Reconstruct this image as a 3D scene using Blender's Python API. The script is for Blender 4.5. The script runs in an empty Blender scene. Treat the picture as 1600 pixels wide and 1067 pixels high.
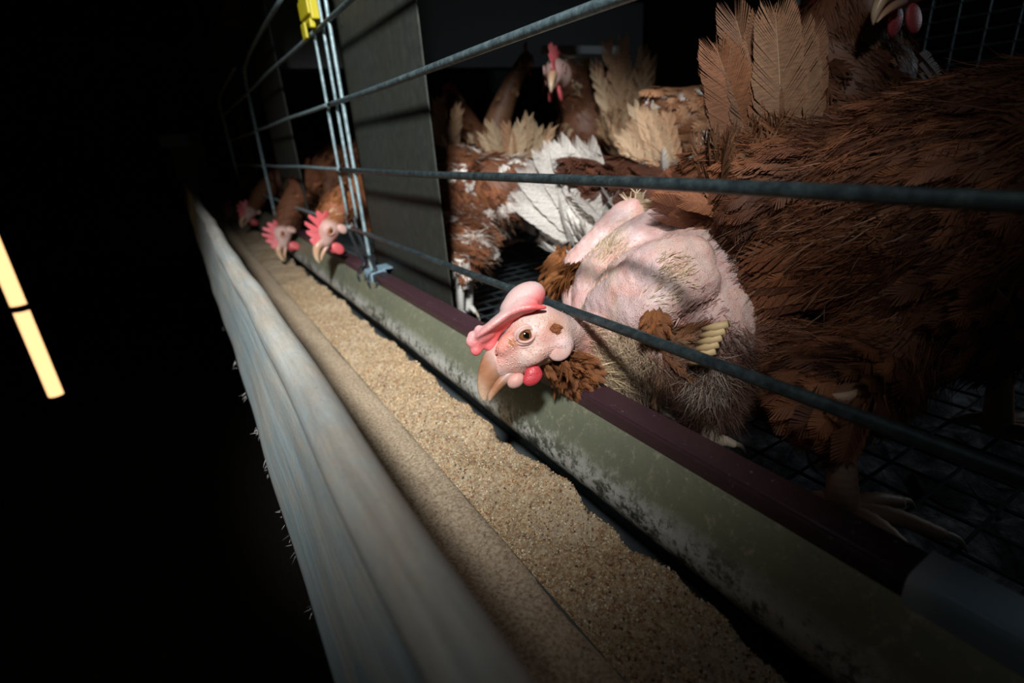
import bpy, math, random
import numpy as np
from mathutils import Vector, Matrix

rng = np.random.default_rng(7)
random.seed(7)
SC = bpy.context.scene
COL = SC.collection
ZC = 1.25                      # height of the viewpoint above the aisle floor; builders below work relative to it

# ---------------------------------------------------------------- camera
F = 816.0
Yc = np.array([-530., 281., -F]); Yc /= np.linalg.norm(Yc)
Zc = -np.array([160., -2066., -F]); Zc -= Yc*(Zc@Yc); Zc /= np.linalg.norm(Zc)
Xc = np.cross(Yc, Zc)
R3 = np.array([Xc, Yc, Zc])
def ray(px, py):
    v = np.array([px-800., 533.5-py, -F]); v /= np.linalg.norm(v)
    return R3@v
def at(px, py, x=None, y=None, z=None):
    """point of the place seen at a pixel of the photograph, at a known depth plane"""
    r = ray(px, py)
    if x is not None: return r*(x/r[0])
    if y is not None: return r*(y/r[1])
    return r*(z/r[2])

cam = bpy.data.cameras.new('camera'); cam_o = bpy.data.objects.new('camera', cam); COL.objects.link(cam_o)
M4 = np.eye(4); M4[:3, :3] = R3; M4[2, 3] = ZC
cam_o.matrix_world = Matrix(M4.tolist())
cam.sensor_width = 36; cam.lens = 36*F/1600; cam.clip_start = .01; cam.clip_end = 60
cam.dof.use_dof = True; cam.dof.focus_distance = .31; cam.dof.aperture_fstop = 6.3
SC.camera = cam_o

# ---------------------------------------------------------------- world, light, exposure
w = bpy.data.worlds.new('world'); SC.world = w; w.use_nodes = True
w.node_tree.nodes['Background'].inputs[0].default_value = (.30, .42, .55, 1)
w.node_tree.nodes['Background'].inputs[1].default_value = .015
vs = SC.view_settings
vs.view_transform = 'Standard'; vs.look = 'None'; vs.gamma = 1; vs.use_curve_mapping = False; vs.exposure = 0.0

def spot(name, loc, target, energy, size_deg, blend, col, radius):
    l = bpy.data.lights.new(name, 'SPOT'); o = bpy.data.objects.new(name, l); COL.objects.link(o)
    l.energy = energy; l.spot_size = math.radians(size_deg); l.spot_blend = blend; l.color = col; l.shadow_soft_size = radius
    o.location = (loc[0], loc[1], loc[2]+ZC)
    d = Vector(target)-Vector(loc); o.rotation_euler = d.to_track_quat('-Z', 'Y').to_euler()
    return o
spot('torch_light', (-.27, -.34, .62), (.255, .665, -.12), 126, 44, 1.0, (.96, .99, 1.0), .06)
def area(name, loc, target, energy, size, col):
    l = bpy.data.lights.new(name, 'AREA'); o = bpy.data.objects.new(name, l); COL.objects.link(o)
    l.energy = energy; l.size = size; l.color = col
    o.location = (loc[0], loc[1], loc[2]+ZC)
    d = Vector(target)-Vector(loc); o.rotation_euler = d.to_track_quat('-Z', 'Y').to_euler()
area('overhead_fill', (-.02, .25, 1.0), (.12, .30, -.2), .32, .5, (.85, .93, 1.0))  # added soft fill from above, lifts the trough and ledge
area('mesh_backlight', (1.45, -.10, .30), (.6, .35, 0), .9, .15, (.78, .90, 1.0))  # added unseen lamp, lights the mesh from behind and fills the rear hens

# ---------------------------------------------------------------- materials
def mat(name, base=(.5, .5, .5), rough=.6, metal=0., attr=False, **kw):
    m = bpy.data.materials.new(name); m.use_nodes = True
    nt = m.node_tree; b = nt.nodes['Principled BSDF']
    b.inputs['Base Color'].default_value = (*base, 1); b.inputs['Roughness'].default_value = rough; b.inputs['Metallic'].default_value = metal
    m['nt'] = 0
    if attr:
        a = nt.nodes.new('ShaderNodeVertexColor'); a.layer_name = 'Col'
        nt.links.new(a.outputs['Color'], b.inputs['Base Color'])
    for k, v in kw.items():
        b.inputs[k.replace('_', ' ')].default_value = v
    return m
def tex(m, kind='noise', scale=30., detail=6., coords='Object', stretch=(1, 1, 1), rough=.6):
    nt = m.node_tree
    tc = nt.nodes.new('ShaderNodeTexCoord'); mp = nt.nodes.new('ShaderNodeMapping')
    mp.inputs['Scale'].default_value = stretch
    nt.links.new(tc.outputs[coords], mp.inputs[0])
    n = nt.nodes.new('ShaderNodeTexNoise' if kind == 'noise' else 'ShaderNodeTexVoronoi')
    n.inputs['Scale'].default_value = scale
    if kind == 'noise':
        n.inputs['Detail'].default_value = detail; n.inputs['Roughness'].default_value = rough
        out = n.outputs['Fac']
    else:
        out = n.outputs['Distance']
    nt.links.new(mp.outputs[0], n.inputs['Vector'])
    return out
def ramp(m, src, stops):
    nt = m.node_tree; r = nt.nodes.new('ShaderNodeValToRGB'); nt.links.new(src, r.inputs[0])
    e = r.color_ramp.elements
    while len(e) < len(stops): e.new(.5)
    for el, (p, c) in zip(e, stops):
        el.position = p; el.color = (*c, 1) if len(c) == 3 else c
    return r.outputs[0]
def mix(m, fac, a, b, mode='MIX'):
    nt = m.node_tree; n = nt.nodes.new('ShaderNodeMix'); n.data_type = 'RGBA'; n.blend_type = mode
    for s, v in ((n.inputs[0], fac), (n.inputs[6], a), (n.inputs[7], b)):
        if hasattr(v, 'is_output') or isinstance(v, bpy.types.NodeSocket): nt.links.new(v, s)
        else: s.default_value = v if isinstance(v, float) else (*v, 1)
    return n.outputs[2]
def setin(m, name, src):
    m.node_tree.links.new(src, m.node_tree.nodes['Principled BSDF'].inputs[name])
def bump(m, src, strength=.4, dist=.001, prev=None):
    nt = m.node_tree; b = nt.nodes.new('ShaderNodeBump'); b.inputs['Strength'].default_value = strength; b.inputs['Distance'].default_value = dist
    nt.links.new(src, b.inputs['Height'])
    if prev is not None: nt.links.new(prev, b.inputs['Normal'])
    nt.links.new(b.outputs[0], nt.nodes['Principled BSDF'].inputs['Normal'])
    return b.outputs[0]
BL = lambda c: (c, c, c)

# galvanised sheet with dried feed dust
def dusty_metal(name, base, dust, amt0, amt1, metal=.35, rough=.5, sc=18.):
    m = mat(name, base, rough, metal)
    n1 = tex(m, scale=sc, detail=9, rough=.72, stretch=(1, .35, 1))
    n2 = tex(m, scale=260, detail=4)
    f = ramp(m, n1, [(amt0, BL(0)), (amt1, BL(1))])
    g = ramp(m, n2, [(.35, BL(.35)), (.65, BL(1))])
    fg = mix(m, 1.0, f, g, 'MULTIPLY')
    c = mix(m, fg, base, dust)
    setin(m, 'Base Color', c)
    r = ramp(m, fg, [(0, BL(rough)), (1, BL(.9))]); setin(m, 'Roughness', r)
    mm = ramp(m, fg, [(0, BL(metal)), (.6, BL(0))]); setin(m, 'Metallic', mm)
    b1 = bump(m, n2, .5, .0006); bump(m, n1, .3, .003, b1)
    return m
M = {}
M['lip'] = dusty_metal('dusty_galvanised_lip', (.35, .42, .43), (.44, .38, .30), .42, .60, .10, .62, 26.)
m = M['lip']; nt_ = m.node_tree; b_ = nt_.nodes['Principled BSDF']; prevc = b_.inputs['Base Color'].links[0].from_socket
tc_ = nt_.nodes.new('ShaderNodeTexCoord'); sp_ = nt_.nodes.new('ShaderNodeSeparateXYZ'); nt_.links.new(tc_.outputs['Object'], sp_.inputs[0])
mr_ = nt_.nodes.new('ShaderNodeMapRange'); mr_.inputs[1].default_value = .146; mr_.inputs[2].default_value = .162; nt_.links.new(sp_.outputs[2], mr_.inputs[0])
nb_ = ramp(m, tex(m, scale=38, detail=9, rough=.75, stretch=(1, .5, 1)), [(.36, BL(.15)), (.62, BL(1))]); fg_ = mix(m, 1.0, mr_.outputs[0], nb_, 'MULTIPLY')
st_ = ramp(m, tex(m, scale=60, detail=7, rough=.8, stretch=(1, .05, 1.5)), [(.40, BL(.72)), (.62, BL(1.08))])
c_ = mix(m, fg_, prevc, (.40, .345, .28)); c_ = mix(m, 1.0, c_, st_, 'MULTIPLY'); c_ = mix(m, ramp(m, tex(m, scale=900, detail=2), [(.66, BL(0)), (.72, BL(.7))]), c_, (.12, .09, .07)); setin(m, 'Base Color', c_)
M['wall_metal'] = dusty_metal('stained_trough_wall', (.07, .085, .095), (.11, .10, .08), .35, .75, .3, .5, 25.)
# far trough wall: splashes of white dried mash and olive staining; shade under the roll painted in low down
m = mat('splashed_trough_wall', rough=.5)
big = tex(m, scale=16, detail=8, rough=.75, stretch=(1, .6, 1))
fine = tex(m, scale=140, detail=8, rough=.8)
geo = m.node_tree.nodes.new('ShaderNodeTexCoord'); sep = m.node_tree.nodes.new('ShaderNodeSeparateXYZ')
m.node_tree.links.new(geo.outputs['Object'], sep.inputs[0])
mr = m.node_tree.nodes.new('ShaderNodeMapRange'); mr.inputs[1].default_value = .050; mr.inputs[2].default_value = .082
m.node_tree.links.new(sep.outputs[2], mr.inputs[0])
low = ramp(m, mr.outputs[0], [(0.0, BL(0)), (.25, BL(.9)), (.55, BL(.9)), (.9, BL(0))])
spl = mix(m, .55, big, fine)
spl = ramp(m, spl, [(.455, BL(0)), (.52, BL(1))])
spl = mix(m, 1.0, spl, low, 'MULTIPLY')
olive = mix(m, big, (.13, .17, .14), (.36, .34, .20))
low_shade = ramp(m, mr.outputs[0], [(.0, (.10, .12, .15)), (.35, (.16, .19, .22)), (.8, (1, 1, 1))])  # shade below the overhanging roll, multiplied into the wall colour
basec = mix(m, 1.0, olive, low_shade, 'MULTIPLY')
speck = ramp(m, fine, [(.54, BL(0)), (.64, BL(.6))])
basec = mix(m, speck, basec, (.55, .50, .36))
setin(m, 'Base Color', mix(m, spl, basec, (.62, .62, .58)))
setin(m, 'Metallic', ramp(m, mr.outputs[0], [(0, BL(.1)), (1, BL(.45))]))
bump(m, fine, .5, .0012)
M['splash'] = m
m = mat('feed_mash', (.5, .34, .18), .95)
n = tex(m, 'noise', 420, 6); n2 = tex(m, 'noise', 14, 5)
c = ramp(m, n, [(.3, (.13, .065, .035)), (.45, (.33, .20, .10)), (.6, (.50, .37, .22)), (.75, (.66, .54, .38))])
c = mix(m, ramp(m, n2, [(.35, BL(.0)), (.7, BL(.6))]), c, (.54, .45, .33))
setin(m, 'Base Color', c); bump(m, n, .9, .0015); M['mash'] = m
m = mat('dusty_ledge', (.40, .32, .22), .95)
n = tex(m, 'noise', 500, 5); c = ramp(m, n, [(.3, (.20, .13, .08)), (.5, (.40, .30, .20)), (.75, (.58, .47, .33))])
setin(m, 'Base Color', c); bump(m, n, .6, .0008); M['ledge'] = m
M['grain'] = mat('grain_bits', rough=.8, attr=True)
m = mat('purple_plastic', (.06, .03, .035), .38); n = tex(m, 'noise', 300, 6); setin(m, 'Roughness', ramp(m, n, [(.3, BL(.32)), (.7, BL(.55))]))
setin(m, 'Base Color', mix(m, ramp(m, n, [(.66, BL(0)), (.72, BL(1))]), (.050, .022, .028), (.20, .17, .14))); M['purple'] = m
M['joiner'] = mat('blue_grey_plastic', (.20, .30, .36), .45)
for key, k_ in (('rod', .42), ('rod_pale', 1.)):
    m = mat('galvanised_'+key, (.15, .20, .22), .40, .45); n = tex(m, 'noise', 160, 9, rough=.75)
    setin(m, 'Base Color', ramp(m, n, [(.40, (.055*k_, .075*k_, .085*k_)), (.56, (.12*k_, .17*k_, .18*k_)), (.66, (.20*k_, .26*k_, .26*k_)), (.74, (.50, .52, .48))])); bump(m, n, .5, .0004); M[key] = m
m = mat('light_wire', (.34, .46, .48), .45, .45); n = tex(m, 'noise', 150, 5)
setin(m, 'Base Color', ramp(m, n, [(.35, (.20, .29, .31)), (.65, (.44, .56, .58))])); M['wire'] = m
M['dark_wire'] = mat('dark_wire', (.035, .04, .045), .5, .5)
M['yellow'] = mat('yellow_plastic', (.60, .50, .02), .45)
m = mat('post_sheet', (.12, .13, .11), .6, .3); n = tex(m, 'noise', 90, 8); n2 = tex(m, 'noise', 6, 5)
c = ramp(m, n, [(.3, (.023, .027, .022)), (.7, (.047, .052, .043))]); c = mix(m, ramp(m, n2, [(.4, BL(0)), (.7, BL(.5))]), c, (.045, .034, .022))
setin(m, 'Base Color', c); bump(m, n, .3, .0008); M['post'] = m
m = mat('litter', (.1, .1, .1), .95); n = tex(m, 'noise', 45, 9, rough=.7)
setin(m, 'Base Color', ramp(m, n, [(.35, (.04, .04, .045)), (.5, (.16, .16, .17)), (.6, (.36, .38, .41)), (.72, (.60, .62, .65))])); bump(m, n, 1., .006); M['litter'] = m
M['floor_wire'] = mat('grimy_floor_wire', (.03, .04, .042), .5, .4)
m = mat('brown_deck', (.05, .035, .025), .9); n = tex(m, 'noise', 12, 6); setin(m, 'Base Color', ramp(m, n, [(.35, (.015, .012, .01)), (.7, (.075, .05, .035))])); M['deck'] = m
M['beam'] = mat('grey_beam', (.12, .13, .12), .6, .2)
M['house'] = mat('dark_house_wall', (.03, .035, .045), .9)
M['concrete'] = mat('aisle_floor', (.035, .028, .024), .9)
M['barn_ceiling'] = mat('barn_ceiling', (.03, .03, .03), .9)
M['white_bar'] = mat('white_pipe', (.5, .52, .5), .5)
m = mat('tube_glow', (1, .8, .5), .5); b = m.node_tree.nodes['Principled BSDF']
b.inputs['Emission Color'].default_value = (1, .58, .26, 1); b.inputs['Emission Strength'].default_value = 1.7; M['tube'] = m
M['clamp'] = mat('black_clamp', (.01, .01, .01), .6)
# feathers
def feather_mat(name, sheen=.2):
    m = mat(name, rough=.62, attr=True)
    nt = m.node_tree; b = nt.nodes['Principled BSDF']
    b.inputs['Specular IOR Level'].default_value = .25
    tr = nt.nodes.new('ShaderNodeBsdfTranslucent'); mx = nt.nodes.new('ShaderNodeMixShader'); mx.inputs[0].default_value = .22
    a = [n for n in nt.nodes if n.type == 'VERTEX_COLOR'][0]
    uv = nt.nodes.new('ShaderNodeTexCoord'); wv = nt.nodes.new('ShaderNodeTexNoise'); mp = nt.nodes.new('ShaderNodeMapping')
    mp.inputs['Scale'].default_value = (1.2, 34, 1); nt.links.new(uv.outputs['UV'], mp.inputs[0]); nt.links.new(mp.outputs[0], wv.inputs['Vector']); wv.inputs['Scale'].default_value = 2.2; wv.inputs['Detail'].default_value = 3
    st = ramp(m, wv.outputs['Fac'], [(.3, BL(.70)), (.7, BL(1.18))])
    c = mix(m, 1.0, a.outputs['Color'], st, 'MULTIPLY')
    nt.links.new(c, b.inputs['Base Color']); nt.links.new(c, tr.inputs[0])
    bump(m, wv.outputs['Fac'], .5, .0006)
    out = [n for n in nt.nodes if n.type == 'OUTPUT_MATERIAL'][0]
    nt.links.new(b.outputs[0], mx.inputs[1]); nt.links.new(tr.outputs[0], mx.inputs[2]); nt.links.new(mx.outputs[0], out.inputs[0])
    return m
M['feather'] = feather_mat('feather_vane')
def skin_mat(name, bumpd, pimple=True):
    m = mat(name, rough=.5, attr=True)
    b = m.node_tree.nodes['Principled BSDF']
    b.inputs['Subsurface Weight'].default_value = .25; b.inputs['Subsurface Radius'].default_value = (.004, .0015, .001); b.inputs['Subsurface Scale'].default_value = 1.
    a = [n for n in m.node_tree.nodes if n.type == 'VERTEX_COLOR'][0]
    n1 = tex(m, 'noise', 60, 6, rough=.65); v = tex(m, 'voronoi', 620 if pimple else 400); n3 = tex(m, 'noise', 300, 4, stretch=(1, 1, .35))
    red = ramp(m, n1, [(.45, BL(0)), (.70, BL(.62))])
    c = mix(m, red, a.outputs['Color'], (.55, .20, .15))
    dots = ramp(m, v, [(.12, BL(1)), (.40, BL(0))])
    if pimple: c = mix(m, mix(m, 1.0, dots, ramp(m, n1, [(.40, BL(0)), (.6, BL(.5))]), 'MULTIPLY'), c, (.78, .58, .40))
    setin(m, 'Base Color', c)
    b1 = bump(m, dots if pimple else n3, .5 if pimple else .35, bumpd); bump(m, n3, .5, .0007, b1)
    return m
M['skin'] = skin_mat('bird_skin', .0010)
M['face'] = skin_mat('bird_face_skin', .0004, False)
m = mat('comb_skin', rough=.45, attr=True); m.node_tree.nodes['Principled BSDF'].inputs['Subsurface Weight'].default_value = .3
m.node_tree.nodes['Principled BSDF'].inputs['Subsurface Radius'].default_value = (.004, .001, .001); m.node_tree.nodes['Principled BSDF'].inputs['Subsurface Scale'].default_value = 1.
v = tex(m, 'voronoi', 900); bump(m, v, .35, .0005); M['comb'] = m
m = mat('beak_horn', rough=.35, attr=True); M['beak'] = m
m = mat('shank_skin', rough=.55, attr=True); n = tex(m, 'noise', 180, 4); bump(m, n, .3, .0006); M['shank'] = m
M['eye'] = mat('eye_ball', rough=.06, attr=True)
M['plain'] = mat('tinted', rough=.6, attr=True)

# ---------------------------------------------------------------- mesh helpers
def link_mesh(name, verts, faces, material, parent=None, colors=None, uvs=None, smooth=False, kind=None, label=None):
    """verts in viewpoint-relative coordinates"""
    verts = np.asarray(verts, float).reshape(-1, 3) + np.array([0, 0, ZC])
    if parent is not None: verts = verts - np.array(parent['o'])
    me = bpy.data.meshes.new(name)
    if isinstance(faces, np.ndarray):
        nf, k = faces.shape
        me.vertices.add(len(verts)); me.vertices.foreach_set('co', verts.ravel())
        me.loops.add(nf*k); me.loops.foreach_set('vertex_index', faces.ravel().astype(np.int32))
        me.polygons.add(nf); me.polygons.foreach_set('loop_start', np.arange(0, nf*k, k, dtype=np.int32))
        me.update(calc_edges=True)
    else:
        me.from_pydata(verts.tolist(), [], faces); me.update()
    if colors is not None:
        ca = me.color_attributes.new('Col', 'FLOAT_COLOR', 'POINT')
        c = np.ones((len(verts), 4)); c[:, :3] = colors; ca.data.foreach_set('color', c.ravel())
    if uvs is not None:
        ul = me.uv_layers.new(name='UVMap'); li = np.empty(len(me.loops), np.int32); me.loops.foreach_get('vertex_index', li)
        ul.data.foreach_set('uv', np.asarray(uvs)[li].ravel())
    if smooth: me.polygons.foreach_set('use_smooth', np.ones(len(me.polygons), bool))
    me.materials.append(material)
    o = bpy.data.objects.new(name, me); COL.objects.link(o)
    if parent is not None: o.parent = parent; o['o'] = list(parent['o'])
    if kind: o['kind'] = kind
    if label: o['label'] = label
    return o
def thing(name, loc, label, cat, group=None):
    o = bpy.data.objects.new(name, None); COL.objects.link(o); o.empty_display_size = .05
    p = (loc[0], loc[1], loc[2]+ZC); o.location = p; o['o'] = p
    o['label'] = label; o['category'] = cat
    if group: o['group'] = group
    return o
def tag(o, label, cat, group=None, kind=None):
    o['label'] = label; o['category'] = cat
    if group: o['group'] = group
    if kind: o['kind'] = kind
def box(x0, x1, y0, y1, z0, z1):
    v = [(x, y, z) for x in (x0, x1) for y in (y0, y1) for z in (z0, z1)]
    f = [(0, 1, 3, 2), (4, 6, 7, 5), (0, 4, 5, 1), (2, 3, 7, 6), (0, 2, 6, 4), (1, 5, 7, 3)]
    return v, f
def merge(*parts):
    V, Fs = [], []
    for v, f in parts:
        k = len(V); V += [tuple(p) for p in v]; Fs += [tuple(i+k for i in g) for g in f]
    return V, Fs
def frame_of(d):
    d = d/np.linalg.norm(d); a = np.array([0, 0, 1.]) if abs(d[2]) < .9 else np.array([1., 0, 0])
    u = np.cross(d, a); u /= np.linalg.norm(u); return u, np.cross(d, u)
def tube(pts, rad, n=10, caps=True, squash=None):
    pts = [np.array(p, float) for p in pts]; rad = [rad]*len(pts) if np.isscalar(rad) else rad
    V, Fs = [], []; u = None
    for i, p in enumerate(pts):
        d = pts[min(i+1, len(pts)-1)]-pts[max(i-1, 0)]; d /= np.linalg.norm(d)+1e-12
        if u is None: u, v = frame_of(d)
        else: u = u-d*(u@d); u /= np.linalg.norm(u); v = np.cross(d, u)
        for k in range(n):
            a = 2*math.pi*k/n; V.append(tuple(p+rad[i]*(math.cos(a)*u+math.sin(a)*v)))
    for i in range(len(pts)-1):
        for k in range(n):
            a, b = i*n+k, i*n+(k+1) % n; Fs.append((a, b, b+n, a+n))
    if caps: Fs.append(tuple(range(n))[::-1]); Fs.append(tuple(range(len(V)-n, len(V))))
    return V, Fs
def loft(profile, ys, thick=.0012, wob=None):
    """profile [(x,z)...] swept along y, given thickness"""
    P = np.array(profile, float); T = np.gradient(P, axis=0); T /= np.linalg.norm(T, axis=1)[:, None]
    Nn = np.stack([-T[:, 1], T[:, 0]], 1); Q = P-Nn*thick
    ring = np.vstack([P, Q[::-1]]); n = len(ring); V = []
    for y in ys:
        for (x, z) in ring:
            dx, dz = wob(x, y, z) if wob else (0, 0); V.append((x+dx, y, z+dz))
    Fs = []
    for i in range(len(ys)-1):
        for k in range(n):
            a, b = i*n+k, i*n+(k+1) % n; Fs.append((a, a+n, b+n, b))
    Fs.append(tuple(range(n))); Fs.append(tuple(range(len(V)-n, len(V)))[::-1])
    return V, Fs
def smoothcurve(pts, n=6):
    P = [np.array(p, float) for p in pts]; P = [2*P[0]-P[1]]+P+[2*P[-1]-P[-2]]; out = []
    for i in range(1, len(P)-2):
        for k in range(n):
            t = k/n; a, b, c, d = P[i-1:i+3]
            out.append(.5*(2*b+(c-a)*t+(2*a-5*b+4*c-d)*t*t+(-a+3*b-3*c+d)*t**3))
    out.append(P[-2]); return out
def icos(c, r, axes=None, sub=2):
    import bmesh
    bm = bmesh.new(); bmesh.ops.create_icosphere(bm, subdivisions=sub, radius=1)
    v = np.array([x.co[:] for x in bm.verts]); f = [tuple(q.index for q in g.verts) for g in bm.faces]; bm.free()
    r = np.array([r]*3 if np.isscalar(r) else r); A = np.eye(3) if axes is None else np.array(axes)   # rows = axes
    return (v*r)@A+np.array(c), f

# implicit-like bodies: blobs joined by a voxel remesh into ONE continuous surface
def unit(v): v = np.array(v, float); return v/(np.linalg.norm(v)+1e-12)
def blob_mesh(blobs, voxel, smooth=6, relax=.5):
    """blobs: ('e',center,radii,axes) or ('c',[points],[radii]). returns verts, faces(list)"""
    parts = []
    for b in blobs:
        if b[0] == 'e': parts.append(icos(b[1], b[2], b[3] if len(b) > 3 else None, 3))
        else:
            pts = smoothcurve(b[1], 5) if len(b[1]) > 2 else [np.array(b[1][0])*(1-t)+np.array(b[1][1])*t for t in np.linspace(0, 1, 6)]
            n = len(b[1]); rr = np.interp(np.linspace(0, n-1, len(pts)), range(n), b[2])
            parts.append(tube(pts, list(rr), 14)); parts.append(icos(pts[0], rr[0], None, 2)); parts.append(icos(pts[-1], rr[-1], None, 2))
    V, Fs = merge(*parts)
    me = bpy.data.meshes.new('tmp'); me.from_pydata([tuple(map(float, v)) for v in V], [], Fs)
    o = bpy.data.objects.new('tmp', me); COL.objects.link(o)
    md = o.modifiers.new('r', 'REMESH'); md.mode = 'VOXEL'; md.voxel_size = voxel
    ms = o.modifiers.new('s', 'SMOOTH'); ms.iterations = smooth; ms.factor = relax
    dg = bpy.context.evaluated_depsgraph_get(); ev = o.evaluated_get(dg); em = ev.to_mesh()
    v = np.empty(len(em.vertices)*3); em.vertices.foreach_get('co', v); v = v.reshape(-1, 3).copy()
    f = [tuple(p.vertices) for p in em.polygons]
    ev.to_mesh_clear(); bpy.data.objects.remove(o); bpy.data.meshes.remove(me)
    return v, f
def normals_of(v, f):
    q = np.array([g if len(g) == 4 else (g[0], g[1], g[2], g[2]) for g in f]); a = v[q]
    fn = np.cross(a[:, 2]-a[:, 0], a[:, 3]-a[:, 1]); tri = np.linalg.norm(fn, axis=1) < 1e-14
    fn[tri] = np.cross(a[tri, 1]-a[tri, 0], a[tri, 2]-a[tri, 0]); ar = np.linalg.norm(fn, axis=1)/2
    return q, fn/(2*ar[:, None]+1e-14), ar
def sample(v, f, n, weight=None):
    q, fn, ar = normals_of(v, f); c = v[q].mean(1)
    wgt = ar*(weight(c, fn) if weight is not None else 1); wgt = np.maximum(wgt, 0); s = wgt.sum()
    if s <= 0: return np.zeros((0, 3)), np.zeros((0, 3))
    i = rng.choice(len(q), n, p=wgt/s); a = v[q[i]]; t = rng.random((n, 2))
    p = (a[:, 0]*(1-t[:, :1])+a[:, 1]*t[:, :1])*(1-t[:, 1:])+(a[:, 3]*(1-t[:, :1])+a[:, 2]*t[:, :1])*t[:, 1:]
    return p, fn[i]
def nrm(a): return a/(np.linalg.norm(a, axis=-1, keepdims=True)+1e-12)

def vane(P, D, N, L, W, c0, c1, lift=.12, curl=.10, nb=9, ragged=.35, camber=.25, shaft=None, side=0., tipround=1., jn=.07, ea=.96, jr=1.):
    """many feathers at once: every barb is its own pair of triangles on a curved shaft"""
    P, D, N = map(np.atleast_2d, (P, D, N)); n = len(P); D = nrm(D); N = nrm(N-D*(N*D).sum(1, keepdims=True)); S = np.cross(D, N)
    L = np.broadcast_to(L, (n,)).astype(float); W = np.broadcast_to(W, (n,)).astype(float)
    lift = np.broadcast_to(lift, (n,)); curl = np.broadcast_to(curl, (n,)); side = np.broadcast_to(side, (n,))
    c0 = np.broadcast_to(c0, (n, 3)); c1 = np.broadcast_to(c1, (n, 3))
    def center(t):   # t (n,m)
        return (P[:, None]+D[:, None]*(L[:, None]*t)[..., None]+N[:, None]*(L[:, None]*(lift[:, None]*t-curl[:, None]*t*t))[..., None]
                + S[:, None]*(L[:, None]*side[:, None]*t*t)[..., None])
    tb = np.linspace(.02, .97, nb+1)
    VV, CC, UU = [], [], []
    for sgn in (-1, 1):
        a, b = tb[:-1][None].repeat(n, 0), tb[1:][None].repeat(n, 0)
        sweep = np.clip(1.15*W/L, .06, .19)[:, None]+jr*.14/nb*(rng.random((n, nb))-.5)
        oa, ob = a+sweep, b+sweep-jr*.22/nb*rng.random((n, nb))
        def wid(t):
            t = np.clip(t, 0, 1.12); return np.clip(t*3.2, 0, 1)**.7*np.sqrt(np.clip(1-(np.clip(t-.5, 0, 9)/(.63*tipround))**2, 0.03, 1))
        jit = 1-jr*.04*rng.random((n, nb))-ragged*np.clip(np.convolve(rng.random(n*nb), np.ones(3)/3, 'same').reshape(n, nb)*2.4-1.0, 0, 1)
        wo = W[:, None]*wid((oa+ob)/2)*jit
        ca, cb = center(a), center(b); oA, oB = center(np.minimum(oa, 1.06)), center(np.minimum(ob, 1.06))
        off = S[:, None]*(sgn*wo)[..., None]-N[:, None]*(wo*camber)[..., None]
        j2 = (rng.random((n, nb, 1))-.5)*jn*W[:, None, None]*N[:, None]
        oA = oA+off*ea+j2; oB = oB+off+j2
        VV.append(np.stack([ca, cb, oB, oA], 2).reshape(n, -1, 3))
        tt = np.stack([a, b, ob, oa], 2).reshape(n, -1)
        br = (1+.16*(rng.random((n, nb))-.5))[..., None].repeat(4, 2).reshape(n, -1)
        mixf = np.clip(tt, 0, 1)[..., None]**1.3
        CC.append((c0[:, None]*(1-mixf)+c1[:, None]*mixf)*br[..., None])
        u = np.stack([0*a, 0*a, 0*a+1., 0*a+1.], 2).reshape(n, -1)*sgn
        r0 = rng.random((n, 1))*7
        UU.append(np.stack([u+r0, tt+r0], 2))
    V = np.concatenate([x.reshape(-1, 3) for x in VV]); C = np.concatenate([x.reshape(-1, 3) for x in CC]); U = np.concatenate([x.reshape(-1, 2) for x in UU])
    Fq = np.arange(len(V)).reshape(-1, 4)
    if shaft is not None:    # pale raised quill, a thin three-sided rod
        t = np.linspace(-.10, .95, 7)[None].repeat(n, 0); c = center(t); r = (shaft*L[:, None]*(1.05-t*.95))[..., None]
        A, B, Cc = c+N[:, None]*r, c-S[:, None]*r*.8-N[:, None]*r*.3, c+S[:, None]*r*.8-N[:, None]*r*.3
        ring = np.stack([A, B, Cc], 2); sv = ring.reshape(-1, 3); k = len(V); m_ = 7
        idx = np.arange(n*m_*3).reshape(n, m_, 3)
        fs = [np.stack([idx[:, :-1, j], idx[:, 1:, j], idx[:, 1:, (j+1) % 3], idx[:, :-1, (j+1) % 3]], -1).reshape(-1, 4) for j in range(3)]
        Fq = np.vstack([Fq]+[x+k for x in fs]); V = np.vstack([V, sv])
        sc = (c0*.45+np.array([.62, .48, .30])*.55)[:, None, None].repeat(m_, 1).repeat(3, 2).reshape(-1, 3)
        C = np.vstack([C, sc]); U = np.vstack([U, np.zeros((len(sv), 2))])
    return V, Fq, C, U
def strands(P, D, N, L, wd, col, bend=.4):
    """downy hairs: two-segment tapered ribbons"""
    n = len(P); D = nrm(D); S = nrm(np.cross(D, nrm(rng.normal(size=(n, 3))))); L = np.broadcast_to(L, (n,))[:, None]; wd = np.broadcast_to(wd, (n,))[:, None]
    B = nrm(rng.normal(size=(n, 3)))*bend
    m_ = P+D*L*.5+B*L*.12; e = P+D*L+B*L*.5
    V = np.stack([P-S*wd, P+S*wd, m_+S*wd*.7, m_-S*wd*.7, e-S*wd*.15, e+S*wd*.15], 1)
    k = np.arange(n)[:, None]*6
    Fq = np.vstack([k+np.array([0, 1, 2, 3]), k+np.array([3, 2, 5, 4])]); C = np.broadcast_to(col, (n, 3))[:, None].repeat(6, 1)
    return V.reshape(-1, 3), Fq, C.reshape(-1, 3), np.tile(np.array([[0, 0.]]), (n*6, 1))
def cat(*L):
    V, Fq, C, U = [], [], [], []; k = 0
    for v, f, c, u in L:
        V.append(v); Fq.append(f+k); C.append(c); U.append(u); k += len(v)
    return np.vstack(V), np.vstack(Fq), np.vstack(C), np.vstack(U)
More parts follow.
